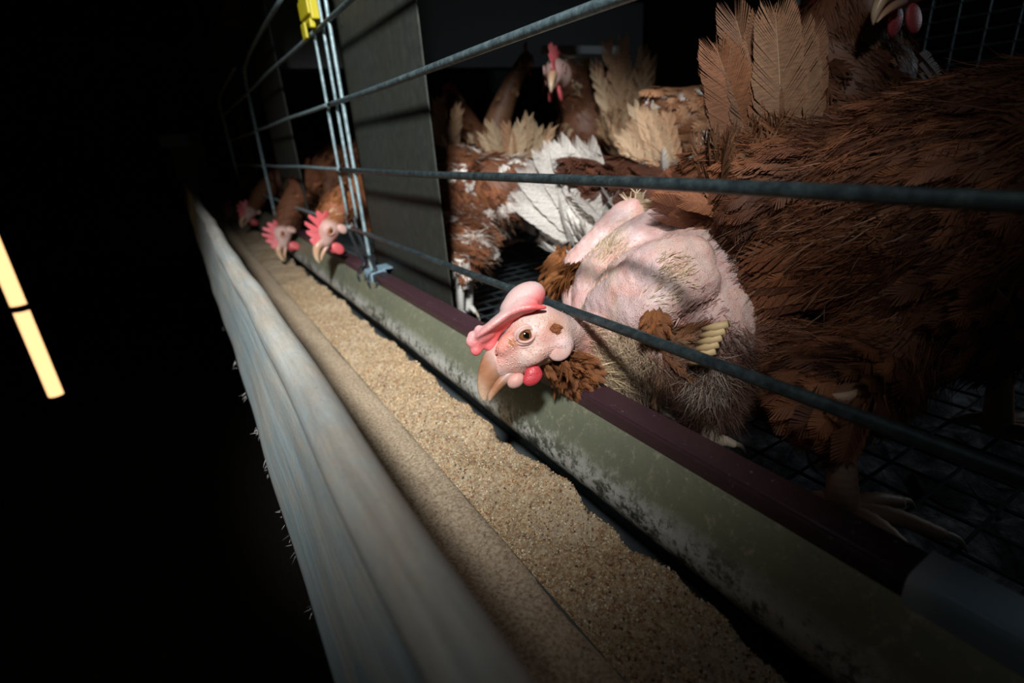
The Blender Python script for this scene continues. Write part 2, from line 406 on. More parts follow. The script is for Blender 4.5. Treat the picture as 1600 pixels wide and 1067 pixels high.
def put(name, g, parent, material=None, kind=None, label=None, smooth=False):
    v, f, c, u = g
    return link_mesh(name, v, f, material or M['feather'], parent, c, u, smooth, kind, label)

# ---------------------------------------------------------------- the hens
BROWN = np.array([.205, .076, .032]); DBROWN = np.array([.085, .030, .016]); ORANGE = np.array([.40, .145, .045])
CREAM = np.array([.60, .44, .28]); WHITE = np.array([.68, .62, .56]); TAN = np.array([.36, .20, .11])
PINK = np.array([.59, .375, .325]); RED = np.array([.60, .10, .11]); PALERED = np.array([.66, .24, .24])
def vnoise(p, s, seed=0):
    r = np.random.default_rng(seed); out = np.zeros(len(p))
    for k in range(5):
        d = r.normal(size=3)*s; out += np.sin(p@d+r.random()*6.3)*np.cos(p@(r.normal(size=3)*s)+r.random()*6.3)
    return out/2.2
def palette(p, spec, seed):
    """feather colour at a point: base brown with individual pale patches"""
    n = len(p); k = rng.random(n)[:, None]
    c = spec['a']*(1-k)+spec['b']*k
    if spec.get('patch', 0) > 0:
        m = (vnoise(p, 70, seed) > 1.0-2.0*spec['patch'])[:, None] & (rng.random((n, 1)) < .85)
        c = np.where(m, spec['p']*(.8+.3*k), c)
    return c*(.75+.5*rng.random((n, 1)))

def head_parts(par, o, f, u, s, k=1., comb='upright', red=RED, face=None, detail=1, beakcol=(.50, .26, .13)):
    """beak, eyes, comb, wattles, earlobes in a head frame o + f,u,s (s = bird's left)"""
    A = np.array([f, s, u])
    def W(p): return np.array(o)+(np.atleast_2d(p)*k)@A
    # beak: upper mandible hooked over the lower
    for nm, pts, rx, ry in (('upper_beak', [(.020, 0, -.001), (.029, 0, .0005), (.037, 0, -.003), (.043, 0, -.009), (.0455, 0, -.0155)], [.0075, .0068, .0052, .0033, .0006], .85),
                            ('lower_beak', [(.018, 0, -.010), (.028, 0, -.0105), (.036, 0, -.0120), (.042, 0, -.0150)], [.0056, .0046, .0032, .0008], .6)):
        P = smoothcurve(pts, 4); rr = np.interp(np.linspace(0, len(pts)-1, len(P)), range(len(pts)), rx); V, Fs = [], []
        for i, p in enumerate(P):
            d = P[min(i+1, len(P)-1)]-P[max(i-1, 0)]; d = unit(d); up = np.cross(d, [0, 1, 0]); up = up*(1 if up[2] > 0 else -1)
            for q in range(12):
                a = 2*math.pi*q/12; V.append(p+rr[i]*(np.array([0, 1, 0])*math.cos(a)*.85+up*math.sin(a)*ry))
        for i in range(len(P)-1):
            for q in range(12):
                a, b = i*12+q, i*12+(q+1) % 12; Fs.append((a, b, b+12, a+12))
        Fs.append(tuple(range(len(V)-12, len(V)))); V = np.array(V)
        t = np.clip((V[:, 0]-.020)/.025, 0, 1)[:, None]
        c = np.array(PINK)*.8*(1-t)**2+(1-(1-t)**2)*(np.array(beakcol)*(1-t**3)+np.array([.62, .45, .30])*t**3)
        link_mesh(nm, W(V), Fs, M['beak'], par, c, smooth=True)
    for sg in (-1, 1):
        v, fc = icos((.004, sg*.0112, .003), (.0052, .0036, .0052), None, 3); dx = np.hypot(v[:, 0]-.0045, v[:, 2]-.0028)
        out = np.array([.30, .12, .04]); c = np.where((dx < .0021)[:, None], np.array([.004, .003, .003]), np.where((dx < .0044)[:, None], out, np.array([.05, .03, .02])))
        eye_o = link_mesh('eye', W(v), fc, M['eye'], par, c, smooth=True)
        V, Fs = [], []   # eyelid ring
        pts = [np.array([.0042+.0055*math.cos(a), sg*(.0136-.0012*abs(math.cos(a))), .0030+.0047*math.sin(a)]) for a in np.linspace(0, 2*math.pi, 25)]
        v, fc = tube(pts, .00115, 6); link_mesh('eyelid', W(v), fc, M['face'], eye_o, np.broadcast_to(PINK*.95, (len(v), 3)), smooth=True)
        v, fc = icos((-.0085, sg*.0125, -.0095), (.0058, .0030, .0078), None, 3)
        link_mesh('earlobe', W(v), fc, M['face'], par, np.broadcast_to(PINK*1.05, (len(v), 3)), smooth=True)
        v, fc = icos((.015, sg*.0060, -.0225), (.0072, .0026, .0095), None, 3); v[:, 1] += sg*.15*(-.0225-v[:, 2])
        link_mesh('wattle', W(v), fc, M['comb'], par, np.broadcast_to(red, (len(v), 3))*(1+.0*v), smooth=True)
    if comb == 'upright':
        prof = [(.028, .001), (.031, .008), (.0285, .0135), (.0245, .0105), (.0235, .021), (.0205, .0235), (.0175, .0135), (.0150, .029), (.0112, .0315), (.0085, .0165),
                (.0045, .031), (.0005, .0325), (-.0010, .0175), (-.0060, .0275), (-.0098, .0275), (-.0098, .0165), (-.0160, .0205), (-.0175, .0155), (-.012, .010), (0, .009), (.015, .006)]
        cen = np.array([.008, .010]); n = len(prof); V = []
        for sg in (-1, 1):
            for (x, z) in prof: V.append((x, sg*.0009+.0035*math.sin(z*120+x*60), z))
        V.append((cen[0], -.0026, cen[1])); V.append((cen[0], .0026, cen[1])); Fs = []
        for i in range(n):
            j = (i+1) % n; Fs += [(i, j, j+n, i+n), (2*n, j, i), (2*n+1, i+n, j+n)]
        link_mesh('comb', W(V), Fs, M['comb'], par, np.broadcast_to(red*1.05, (len(V), 3)), smooth=False)

def tinted_tube(P, rr, n, c):
    V, Fs = tube(P, rr, n); return V, Fs, np.broadcast_to(np.array(c), (len(V), 3)).copy()
def leg_parts(par, knee, ankle, toes, r=.0062, col=(.62, .50, .40), claw=(.30, .24, .18), label=None):
    """scaly shank as the leg, each toe with its claw a sub-part"""
    P = smoothcurve([knee, (np.array(knee)*.5+np.array(ankle)*.5)+np.array([.001, 0, 0]), ankle], 16); nn = len(P)
    V, Fs, C = tinted_tube(P, [r*(1.12-.25*math.sin(math.pi*i/(nn-1)))*(1+.05*(i % 2)) for i in range(nn)], 12, col)
    C *= (.90+.18*((np.arange(len(V))//12) % 2))[:, None]
    leg = link_mesh('leg', V, Fs, M['shank'], par, C, smooth=True, label=label)
    for t in toes:
        q = smoothcurve([ankle]+list(t), 8); m_ = len(q); V, Fs, C = tinted_tube(q, [r*(.80-.40*i/(m_-1))*(1+.09*(i % 2)) for i in range(m_)], 9, np.array(col)*.92)
        e = q[-1]; d = unit(q[-1]-q[-3]); v, f, c = tinted_tube(smoothcurve([e-d*.002, e+d*.005+np.array([0, 0, .0005]), e+d*.010+np.array([0, 0, -.0045])], 3), [r*.36, r*.33, r*.30, r*.26, r*.2, r*.14, r*.04], 7, claw)
        k = len(V); link_mesh('toe', list(V)+list(v), Fs+[tuple(i+k for i in g) for g in f], M['shank'], leg, np.vstack([C, c]), smooth=True)
    return leg
ZF = -.200
def foot(par, hip, ft, heading, r=.0062, col=(.62, .50, .40), zf=ZF+.006, label=None):
    ft = np.array([ft[0], ft[1], zf]); h = unit([math.cos(heading), math.sin(heading), 0]); sd = np.array([-h[1], h[0], 0])
    toes = []
    for a, l in ((-.65, .034), (0, .042), (.65, .034), (math.pi-.25, .018)):
        d = h*math.cos(a)+sd*math.sin(a); toes.append([ft+d*l*.5+np.array([0, 0, .004]), ft+d*l])
    return leg_parts(par, hip, ft, toes, r, col, label=label)

def hen(label, body, yaw, pitch=0., size=1., pal=None, seed=1, neck=None, look=None, headup=None, tail=None, feet=None, group=None, nf=900, flen=.030, fwid=.0085,
        voxel=.006, nb=6, wingpal=None, name='hen', comb='upright', fluff=300, headscale=1., wing=True, hairs=0, extra=(), legr=None, footyaw=None, necknf=260, red=RED, legcol=(.62, .50, .40)):
    """brown laying hen. body = centre of the trunk; yaw = heading of the trunk; pitch > 0 raises the chest"""
    pal = pal or dict(a=BROWN, b=DBROWN, patch=0, p=WHITE); wingpal = wingpal or pal
    body = np.array(body, float)
    X = np.array([math.cos(yaw)*math.cos(pitch), math.sin(yaw)*math.cos(pitch), math.sin(pitch)]); Y = np.array([-math.sin(yaw), math.cos(yaw), 0]); Z = np.cross(X, Y)
    A = np.array([X, Y, Z])
    def W(p): return body+(np.atleast_2d(p)*size)@A
    def W1(p): return W(p)[0]
    root = thing(name, (body[0], body[1], ZF), label, 'hen', group)
    blobs = [('e', W1((0, 0, 0)), np.array([.105, .062, .066])*size, A), ('e', W1((.055, 0, .004)), np.array([.062, .055, .062])*size, A),
             ('e', W1((-.075, 0, .018)), np.array([.060, .046, .046])*size, A), ('c', [W1((-.08, 0, .03)), W1((-.135, 0, .05))], [.034*size, .015*size])]
    fp = feet if feet is not None else [W1((.005, .035, -.2))[:2], W1((.005, -.035, -.2))[:2]]
    hips = []
    for i, sg in enumerate((1, -1)):
        hp = W1((.0, sg*.036, -.03)); kn = np.array([fp[i][0]-.012*X[0], fp[i][1]-.012*X[1], max(ZF+.055, hp[2]-.105*size)])
        blobs.append(('c', [hp, (hp*.45+kn*.55), kn+np.array([0, 0, .012])], [.036*size, .026*size, .012*size])); hips.append(kn+np.array([0, 0, .02]))
    blobs += list(extra)
    nk = None
    if neck is not None:
        hd = np.array(neck, float); base = W1((.095, 0, .030)); mid = base*.45+hd*.55+Z*.012+X*.006
        nk = smoothcurve([W1((.06, 0, .0)), base, mid, hd], 6)
        blobs.append(('c', [W1((.06, 0, 0.)), base, mid, hd], [.055*size, .036*size, .023*size*headscale, .0150*headscale]))
        f = unit(look); u = np.array(headup if headup is not None else (0, 0, 1.)); u = unit(u-f*(u@f)); s = np.cross(u, f); HA = np.array([f, s, u]); k = headscale
        blobs += [('e', hd, np.array([.019, .0135, .0165])*k, HA), ('e', hd+(f*.014-u*.004)*k, np.array([.014, .0092, .0105])*k, HA)]
    v, fcs = blob_mesh(blobs, voxel, 8)
    col = np.broadcast_to(pal['a']*.55+pal['b']*.2, (len(v), 3)).copy()
    if neck is not None:
        dh = np.linalg.norm(v-(hd+f*.010*k-u*.002*k), axis=1); m_ = np.clip((.025*k-dh)/.005, 0, 1)[:, None]; col = col*(1-m_)+PINK*.85*m_
    link_mesh('body', v, fcs, M['skin'] if False else M['plain'] if voxel > .004 else M['face'], root, col, smooth=True)
    # plumage
    tailroot = W1((-.12, 0, .045))
    if neck is not None:
        facec = hd+f*.012*k-u*.002*k
        wgt = lambda c, nn: (np.linalg.norm(c-facec, axis=1) > .023*k)*1.+2.*(np.linalg.norm(c-hd, axis=1) < .06)*(np.linalg.norm(c-facec, axis=1) > .023*k)
    else: wgt = None
    P, N = sample(v, fcs, nf, wgt)
    loc = (P-body)@A.T/size
    flow = np.broadcast_to(-X, P.shape)*1.0+np.array([0, 0, -1.])*(.35+.8*np.clip(-loc[:, 2:3]*14, 0, 1))
    if nk is not None:
        K = np.array(nk); dist = np.linalg.norm(P[:, None]-K[None], axis=2); j = dist.argmin(1); isn = (j > 7)
        tang = np.gradient(K, axis=0); flow[isn] = -nrm(tang[j[isn]])
    D = nrm(flow-N*(flow*N).sum(1, keepdims=True)+rng.normal(size=P.shape)*.16+.38*np.stack([vnoise(P, 38, 61), vnoise(P, 38, 62), vnoise(P, 38, 63)], 1))
    sz = np.ones(len(P)); 
    if nk is not None: sz = np.where(isn, .55, 1.); sz = np.where(np.linalg.norm(P-hd, axis=1) < .035, .33, sz)
    L = flen*size*sz*(.75+.5*rng.random(len(P))); Wd = fwid*size*sz*(.8+.4*rng.random(len(P)))
    c = palette(P, pal, seed)*(1+.42*vnoise(P, 60, 64)+.2*vnoise(P, 150, 65)).clip(.35, 1.7)[:, None]; tip = c*(1.15+.5*rng.random((len(P), 1)))
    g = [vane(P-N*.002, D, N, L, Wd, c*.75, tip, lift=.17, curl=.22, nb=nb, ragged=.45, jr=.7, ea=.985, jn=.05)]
    if fluff:
        P2, N2 = sample(v, fcs, fluff*2, lambda c_, n_: (((c_-body)@A.T)[:, 2] < .02)*1.*(np.linalg.norm(c_-(hd if neck is not None else body+9), axis=1) > .06))
        D2 = nrm(N2*.6-X*.5+np.array([0, 0, -.5])+rng.normal(size=P2.shape)*.3); cc = palette(P2, pal, seed)*.8+CREAM*.15
        g.append(strands(P2, D2, N2, .018*size*(.6+.8*rng.random(len(P2))), .0005, cc))
    if hairs:
        P2, N2 = sample(v, fcs, hairs, wgt); fl = -X*1.0+np.array([0, 0, -1.])*(.35+.8*np.clip(-(((P2-body)@A.T)[:, 2:3])*14, 0, 1)); D2 = nrm(nrm(fl-N2*(fl*N2).sum(1, keepdims=True))+.38*np.stack([vnoise(P2, 38, 61), vnoise(P2, 38, 62), vnoise(P2, 38, 63)], 1)+N2*.12+rng.normal(size=P2.shape)*.16)
        kk_ = rng.random((hairs, 1)); g.append(strands(P2+N2*.005, D2, N2, (.013 if voxel > .004 else .009)*(.5+rng.random(hairs)), .00030, palette(P2, pal, seed)*(.6+1.1*kk_**2)*(1+.42*vnoise(P2, 60, 64)+.2*vnoise(P2, 150, 65)).clip(.35, 1.7)[:, None], .5))
    put('plumage', cat(*g), root, kind='stuff')
    # folded wings: coverts + secondaries in rows
    if wing:
        for sg in (1, -1):
            gs = []
            for row, (n, x0, x1, z0, z1, ll, ww) in enumerate(((11, -.02, .045, -.020, .030, .095, .0125), (9, .0, .055, -.012, .034, .060, .0120), (9, .03, .07, -.014, .036, .040, .0105))):
                t = np.linspace(0, 1, n)+rng.normal(size=n)*.02
                lp = np.stack([x0+(x1-x0)*t*.8, np.full(n, sg*(.060+.004*row)), z0+(z1-z0)*t], 1); lp[:, 1] -= sg*np.abs(lp[:, 2]-.004)*.32
                PP = W(lp); dl = np.stack([-np.ones(n), np.full(n, -sg*.10), -.18+.28*t], 1); DD = nrm(dl@A); NN = np.broadcast_to(np.array([0, sg, .25])@A, PP.shape)
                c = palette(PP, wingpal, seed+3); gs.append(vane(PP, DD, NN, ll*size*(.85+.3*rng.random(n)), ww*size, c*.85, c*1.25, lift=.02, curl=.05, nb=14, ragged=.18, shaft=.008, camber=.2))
            put('wing', cat(*gs), root, label=None)
    if tail:
        n = tail.get('n', 8); d0 = unit(tail['dir']); sp = np.array(tail.get('spread', Y)); sp = unit(sp-d0*(sp@d0)); nn = np.cross(sp, d0); fan = tail.get('fan', .5); tr = np.array(tail.get('root', tailroot))
        for i in range(n):
            t = (i/(n-1)-.5)*2; d = unit(d0+sp*t*fan+rng.normal(size=3)*.04); c = palette(tr[None], tail.get('pal', pal), seed)
            g = vane(tr+sp*t*.016*size, d, nn*(1 if tail.get('flip', 1) > 0 else -1), tail['len']*(1-.22*abs(t))*(.92+.14*rng.random()), tail.get('w', .0150)*size, c, c*1.15, lift=.05, curl=tail.get('curl', .12), nb=tail.get('nb', 46), ragged=tail.get('rag', .22), jn=.010, ea=1., jr=.0, shaft=.007, side=t*.12+tail.get('bend', .05)*rng.normal())
            put('tail_feather', g, root)
        # soft coverts round the base of the tail
        m_ = tail.get('cov', 90); P3 = tr-d0*.012+sp*(rng.random((m_, 1))-.5)*.06*size+nn*(rng.random((m_, 1))-.5)*.04*size
        tc = tail.get('pal', pal); c = palette(P3, tc, seed); D3 = nrm(d0+rng.normal(size=P3.shape)*.35)
        put('tail_covert', vane(P3, D3, nrm(P3-tr+nn*.01+1e-4), tail['len']*.42*(.6+.7*rng.random(m_)), .010*size, c*.8, c*1.2, lift=.1, curl=.25, nb=9, ragged=.6), root, kind='stuff')
    for i in range(2):
        foot(root, hips[i], fp[i], yaw if footyaw is None else footyaw, r=legr or .0058*size, col=legcol)
    if neck is not None:
        head_parts(root, hd, f, u, s, headscale, comb, red)
    return root

#@@STRUCTURE
# ---------------------------------------------------------------- setting
def struct(name, vf, m):
    o = link_mesh(name, vf[0], vf[1], m); o['kind'] = 'structure'; return o
struct('floor', box(-1.9, 2.6, -1.5, 8, -1.30, -ZC), M['concrete'])
struct('ceiling', box(-1.9, 2.6, -1.5, 8, 1.35, 1.42), M['barn_ceiling'])
struct('wall_left', box(-1.98, -1.9, -1.5, 8, -ZC, 1.35), M['house'])
struct('wall_back', box(-1.9, 2.6, 8, 8.08, -ZC, 1.35), M['house'])
struct('wall_right', box(2.6, 2.68, -1.5, 8, -ZC, 1.35), M['house'])

# feed trough: rolled sheet lip towards the aisle, ledge, chute and rolled inner wall
ys = np.concatenate([np.arange(-.25, 1.2, .03), np.arange(1.2, 4.01, .2)])
T = thing('feed_trough', (.10, 1.5, -.26), 'long galvanised feed trough with dusty rolled edge running beside the cage', 'trough')
def wob(x, y, z): return (.0012*math.sin(y*9+z*20)+.0006*math.sin(y*31), .0010*math.sin(y*7.3+1)+.0004*math.sin(y*43))
lip = smoothcurve([(.0035, -.205), (.0080, -.178), (.0130, -.152), (.0180, -.130), (.0205, -.1215), (.0205, -.1155), (.0185, -.1095), (.0190, -.1030), (.0235, -.0980), (.0295, -.0965), (.0345, -.0995), (.0368, -.1070), (.0370, -.130), (.0360, -.160), (.0350, -.215)], 4)
v, f_ = loft(lip, ys, .0012, wob); link_mesh('outer_wall', v, f_, M['lip'], T, smooth=True, label='pale dusty rolled lip facing the aisle')
prof = smoothcurve([(.036, -.2120), (.070, -.2095), (.100, -.2085), (.1035, -.2105), (.1055, -.222), (.112, -.236), (.150, -.240), (.188, -.240)], 4)
v, f_ = loft(prof, ys, .0012); link_mesh('trough_pan', v, f_, M['wall_metal'], T, smooth=True)
iw = smoothcurve([(.1975, -.158), (.186, -.1600), (.1800, -.1660), (.1740, -.1760), (.1690, -.1880), (.1668, -.1980), (.1690, -.2080), (.1760, -.2170), (.1840, -.2270), (.1880, -.2400)], 5)
v, f_ = loft(iw, ys, -.0012); link_mesh('inner_wall', v, f_, M['splash'], T, smooth=True, label='inner rolled wall with olive stains and white splashes')
for y in np.arange(.35, 4, .68):
    v, f_ = merge(tube([(.0035, y, -.212), (.03, y, -.222), (.10, y, -.246), (.185, y, -.246)], .0035, 8)); link_mesh('bracket', v, f_, M['dark_wire'], T)
# seams in the ledge
# feed mash: heap against the inner wall
def feed_z(x, y):
    t = np.clip((x-.1035)/(.160-.1035), 0, 1.2)
    h = -.2195+.0085*t**1.3-.004*np.exp(-((x-.112)/.008)**2)
    h = h+.0022*np.sin(y*21+x*60)*t+.0016*np.sin(y*47+1.3+x*90)+.0009*np.sin(y*133+x*210)+.0006*np.sin(y*271-x*330)
    h = h-.0095*np.exp(-((x-.140)/.011)**2-((y-.305)/.022)**2)-.004*np.exp(-((x-.135)/.012)**2-((y-.56)/.03)**2)
    edge = np.clip((x-.1605-.0022*np.sin(y*60)-.0013*np.sin(y*171+2))/.0045, 0, 1)
    return h-.016*edge
def rail_grid(fz, x0, x1, nx, yy):
    xs = np.linspace(x0, x1, nx); X_, Y_ = np.meshgrid(xs, yy); Zz = fz(X_, Y_); V = np.stack([X_, Y_, Zz], -1).reshape(-1, 3)
    i = np.arange(len(yy)-1)[:, None]*nx+np.arange(nx-1)[None]; i = i.ravel()
    return V, np.stack([i, i+1, i+nx+1, i+nx], 1)
yy = np.concatenate([np.arange(-.15, .9, .0022), np.arange(.9, 2, .008), np.arange(2, 4, .05)])
V, Fq = rail_grid(feed_z, .1025, .1665, 44, yy); V[:, 2] += rng.normal(size=len(V))*.0005
o = link_mesh('feed_mash', V, Fq, M['mash'], smooth=True); tag(o, 'coarse tan feed mash heaped along the bottom of the trough', 'feed', kind='stuff')
def ledge_z(x, y): return -.2066+.0006*np.sin(x*90+y*14)+.0004*np.sin(y*61+x*200)
yl = np.concatenate([np.arange(-.15, .9, .004), np.arange(.9, 4, .03)])
V, Fq = rail_grid(ledge_z, .0375, .1030, 34, yl); V[:, 2] += rng.normal(size=len(V))*.0002-np.clip((V[:, 0]-.1005)/.003, 0, 1)*.002
o = link_mesh('feed_dust', V, Fq, M['ledge'], smooth=True); tag(o, 'thin layer of brown feed dust on the ledge behind the dusty lip', 'feed dust', kind='stuff')
# loose bits of grain, one mesh
def bits(n, x0, x1, y0, y1, fz, smin, smax, seed):
    r = np.random.default_rng(seed); x = r.uniform(x0, x1, n); y = y0+(y1-y0)*r.random(n)**1.25; z = fz(x, y)
    P = np.stack([x, y, z], 1); s = smin+(smax-smin)*r.random(n)**3
    base = np.array([[1, 0, 0], [0, 1, 0], [-1, 0, 0], [0, -1, 0], [0, 0, 1], [0, 0, -1.]])
    q = nrm(r.normal(size=(n, 3))); u = nrm(np.cross(q, r.normal(size=(n, 3)))); w_ = np.cross(q, u)
    loc = base[None]*(s[:, None, None]*np.stack([np.ones(n), .6+.3*r.random(n), .45+.2*r.random(n)], 1)[:, None])
    V = P[:, None]+loc[..., :1]*q[:, None]+loc[..., 1:2]*u[:, None]+loc[..., 2:3]*w_[:, None]
    tri = np.array([[0, 1, 4], [1, 2, 4], [2, 3, 4], [3, 0, 4], [1, 0, 5], [2, 1, 5], [3, 2, 5], [0, 3, 5]])
    Fq = (np.arange(n)[:, None, None]*6+tri[None]).reshape(-1, 3)
    cols = np.array([[.62, .46, .26], [.74, .60, .40], [.42, .22, .10], [.33, .13, .06], [.55, .34, .14], [.80, .70, .52], [.10, .07, .05]])
    c = cols[r.choice(7, n, p=[.30, .20, .17, .12, .12, .05, .04])]*(.62+.36*r.random((n, 1)))
    return V.reshape(-1, 3), Fq, c[:, None].repeat(6, 1).reshape(-1, 3)
v1, f1, c1 = bits(60000, .103, .1635, -.12, 1.0, feed_z, .0004, .0016, 3); v2, f2, c2 = bits(9000, .040, .101, -.12, .9, ledge_z, .0003, .0008, 4)
v3, f3, c3 = bits(6000, .1035, .116, -.12, .7, feed_z, .0006, .0016, 5)
V = np.vstack([v1, v2, v3]); Fq = np.vstack([f1, f2+len(v1), f3+len(v1)+len(v2)])
o = link_mesh('grain_crumbs', V, Fq, M['grain'], colors=np.vstack([c1, c2, c3])); tag(o, 'loose red, tan and pale grain crumbs scattered over the mash', 'grain', kind='stuff')
# down stuck under the outer edge of the trough and dust tufts
n = 90; P = np.stack([np.full(n, .0035), rng.choice(np.array([.15, .22, .27, .3, .36, .42, .5, .6, .75]), n)+rng.normal(size=n)*.006, -.204+rng.normal(size=n)*.002], 1)
g = strands(P, nrm(np.array([-.8, -.1, -.5])+rng.normal(size=(n, 3))*.6), None, (.0045*(.4+rng.random(n))), .00016, np.array([.5, .48, .45]))
o = put('down_tuft', g, None, M['plain'], kind='stuff'); tag(o, 'wisps of white down caught under the outer trough edge', 'down', kind='stuff')

# plum plastic edge strip clipped on the inner wall, with pale joiners
E_ = thing('edge_strip', (.19, .35, -.165), 'dark plum plastic strip capping the inner trough wall, passing under the plucked hen', 'strip', 'plastic edge strips')
def strip(par, y0, y1, g=0.):
    p = smoothcurve([(.1822-g, -.1655-g), (.1822-g, -.1575), (.1832-g, -.1550+g), (.1850, -.1535+g), (.1975, -.1530+g), (.2000+g, -.1545+g), (.2005+g, -.1660-g)], 5)
    return loft(p, np.linspace(y0, y1, 12), .0014)
v, f_ = strip(E_, .035, .675); link_mesh('strip_profile', v, f_, M['purple'], E_, smooth=True)
E2 = thing('edge_strip', (.19, 1.0, -.165), 'dark plum plastic strip capping the inner trough wall beyond the gate hooks', 'strip', 'plastic edge strips')
v, f_ = strip(E2, .715, 1.42); link_mesh('strip_profile', v, f_, M['purple'], E2, smooth=True)
for y0, y1, lb in ((-.09, .052, 'pale blue-grey joiner sleeve on the strip at the lower right corner'), (.662, .698, 'pale blue-grey joiner clip on the strip under the gate hooks')):
    J = thing('strip_joiner', (.19, (y0+y1)/2, -.165), lb, 'joiner', 'strip joiners')
    v, f_ = strip(J, y0, y1, .0012); link_mesh('sleeve', v, f_, M['joiner'], J, smooth=True)
    if y0 > 0:
        v, f_ = box(.198, .214, y0+.004, y1-.004, -.1515, -.1500); link_mesh('tab', v, f_, M['joiner'], J)
        v, f_ = tube([(.1800, .668, -.168), (.1775, .667, -.180)], [.0022, .0004], 6); link_mesh('pin', v, f_, M['dark_wire'], J)

# front gates of rods
def gate(y0, y1, label, zs, far=0., hooks=True, r0=.0030):
    G = thing('wire_gate', (.19, (y0+y1)/2, -.12), label, 'gate', 'front gates of the cage')
    xr = .190
    for z in zs:
        n = 40; pts = [(xr+.0006*math.sin(7*t+z*50), y0+(y1-y0)*t, z+.0006*math.sin(9*t+z*70)) for t in np.linspace(0, 1, n)]
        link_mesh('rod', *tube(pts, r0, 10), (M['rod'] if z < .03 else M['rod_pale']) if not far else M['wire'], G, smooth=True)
    return G
ZR = [-.1055, -.0265, .0535, .1370]
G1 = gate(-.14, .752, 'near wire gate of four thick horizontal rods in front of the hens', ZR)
G2 = gate(.755, 1.47, 'second wire gate further along, left of the yellow clip', [z+.001 for z in ZR], 1., r0=.0025)
G3 = gate(1.50, 2.20, 'third wire gate deep in the dark part of the row', ZR, 1., r0=.0025)
def upright(G, y, zt, zb, lean, m, r=.0021, hook=0, x=.1945):
    top = (x, y-.004, zt)
    if hook:
        pts = smoothcurve([top, (x, y, 0.), (x, y, -.100), (x-.001, y-.004, -.118), (x-.004, y-.042, -.142), (x-.006, y-.050, -.150), (x-.012, y-.046, -.158), (x-.015, y-.052, -.168), (x-.014, y-.064, -.170), (x-.011, y-.070, -.163)], 6)
    else: pts = smoothcurve([top, (x, y, 0.), (x, y, zb)], 6)
    link_mesh('hook_rod' if hook else 'upright_wire', *tube(pts, r, 8), m, G, smooth=True)
upright(G2, .782, .20, -.090, 0, M['wire'], hook=0, r=.0021); 
for p_ in G2.children:
    if p_.name.startswith('upright'): pass
upright(G1, .735, .20, -.090, 0, M['wire'], hook=0, r=.0021)
# dark hooked tails of the two wires
for G, y in ((G2, .782), (G1, .735)):
    x = .1915
    pts = smoothcurve([(x, y, -.088), (x, y-.004, -.104), (x-.001, y-.022, -.122), (x-.002, y-.058, -.142), (x-.004, y-.070, -.150), (x-.009, y-.062, -.157), (x-.0125, y-.062, -.167), (x-.0125, y-.078, -.172), (x-.0105, y-.090, -.168), (x-.0100, y-.094, -.160)], 6)
    link_mesh('hook', *tube(pts, .0025, 8), M['dark_wire'], G, smooth=True)
for o in bpy.data.objects:      # straight wires end where the hooked tails begin
    pass
upright(G1, .690, .20, -.175, 0, M['wire'], r=.0024, x=.1905)
pts = smoothcurve([(.19, 1.50, -.17), (.19, 1.49, -.02), (.19, 1.47, .13), (.19, 1.455, .165), (.19, 1.42, .185), (.19, 1.2, .200), (.19, .9, .205)], 6)
link_mesh('bent_frame_rod', *tube(pts, .0032, 8), M['wire'], G2, smooth=True)
pts = smoothcurve([(.19, 2.25, -.17), (.19, 2.24, .13), (.19, 2.2, .185), (.19, 1.9, .200), (.19, 1.6, .205)], 6)
link_mesh('bent_frame_rod', *tube(pts, .0032, 8), M['wire'], G3, smooth=True)
K = thing('gate_clip', (.19, .745, .14), 'bright yellow plastic clip joining the gate wires at the top', 'clip')
v, f_ = merge(box(.1835, .197, .732, .786, .146, .178), box(.181, .1845, .736, .784, .152, .172)); link_mesh('clip_body', v, f_, M['yellow'], K)
for bb in ((.1815, .1850, .770, .790, .132, .150), (.1815, .188, .738, .747, .138, .148)): link_mesh('clip_leg', *box(*bb), M['yellow'], K)
v, f_ = box(.186, .199, .742, .752, .172, .188); link_mesh('clip_tongue', v, f_, M['yellow'], K)
for o in bpy.data.objects:
    if o.type == 'MESH' and o.name.startswith('clip'):
        md = o.modifiers.new('b', 'BEVEL'); md.width = .0015; md.segments = 2

# posts of sheet metal
def post(y0, y1, label, x=.212):
    Pp = thing('sheet_post', (x, (y0+y1)/2, -ZC), label, 'post', 'sheet-metal posts')
    v, f_ = merge(box(x, x+.002, y0, y1, -ZC, .60), box(x, x+.018, y1-.002, y1, -ZC, .60)); link_mesh('post_sheet', v, f_, M['post'], Pp)
    for z in (.145, .185, .225, .265, .305):
        v, f_ = box(x-.0006, x+.0002, y1-.026, y1-.021, z-.009, z+.009); link_mesh('slot', v, f_, M['clamp'], Pp)
    return Pp
post(.488, .738, 'wide grey-green sheet post right behind the gate wires')
post(1.17, 1.43, 'second sheet post, behind the far hens at the trough')
post(1.86, 2.12, 'third sheet post, fading into the dark')
post(2.55, 2.81, 'fourth sheet post at the dark far end of the row')
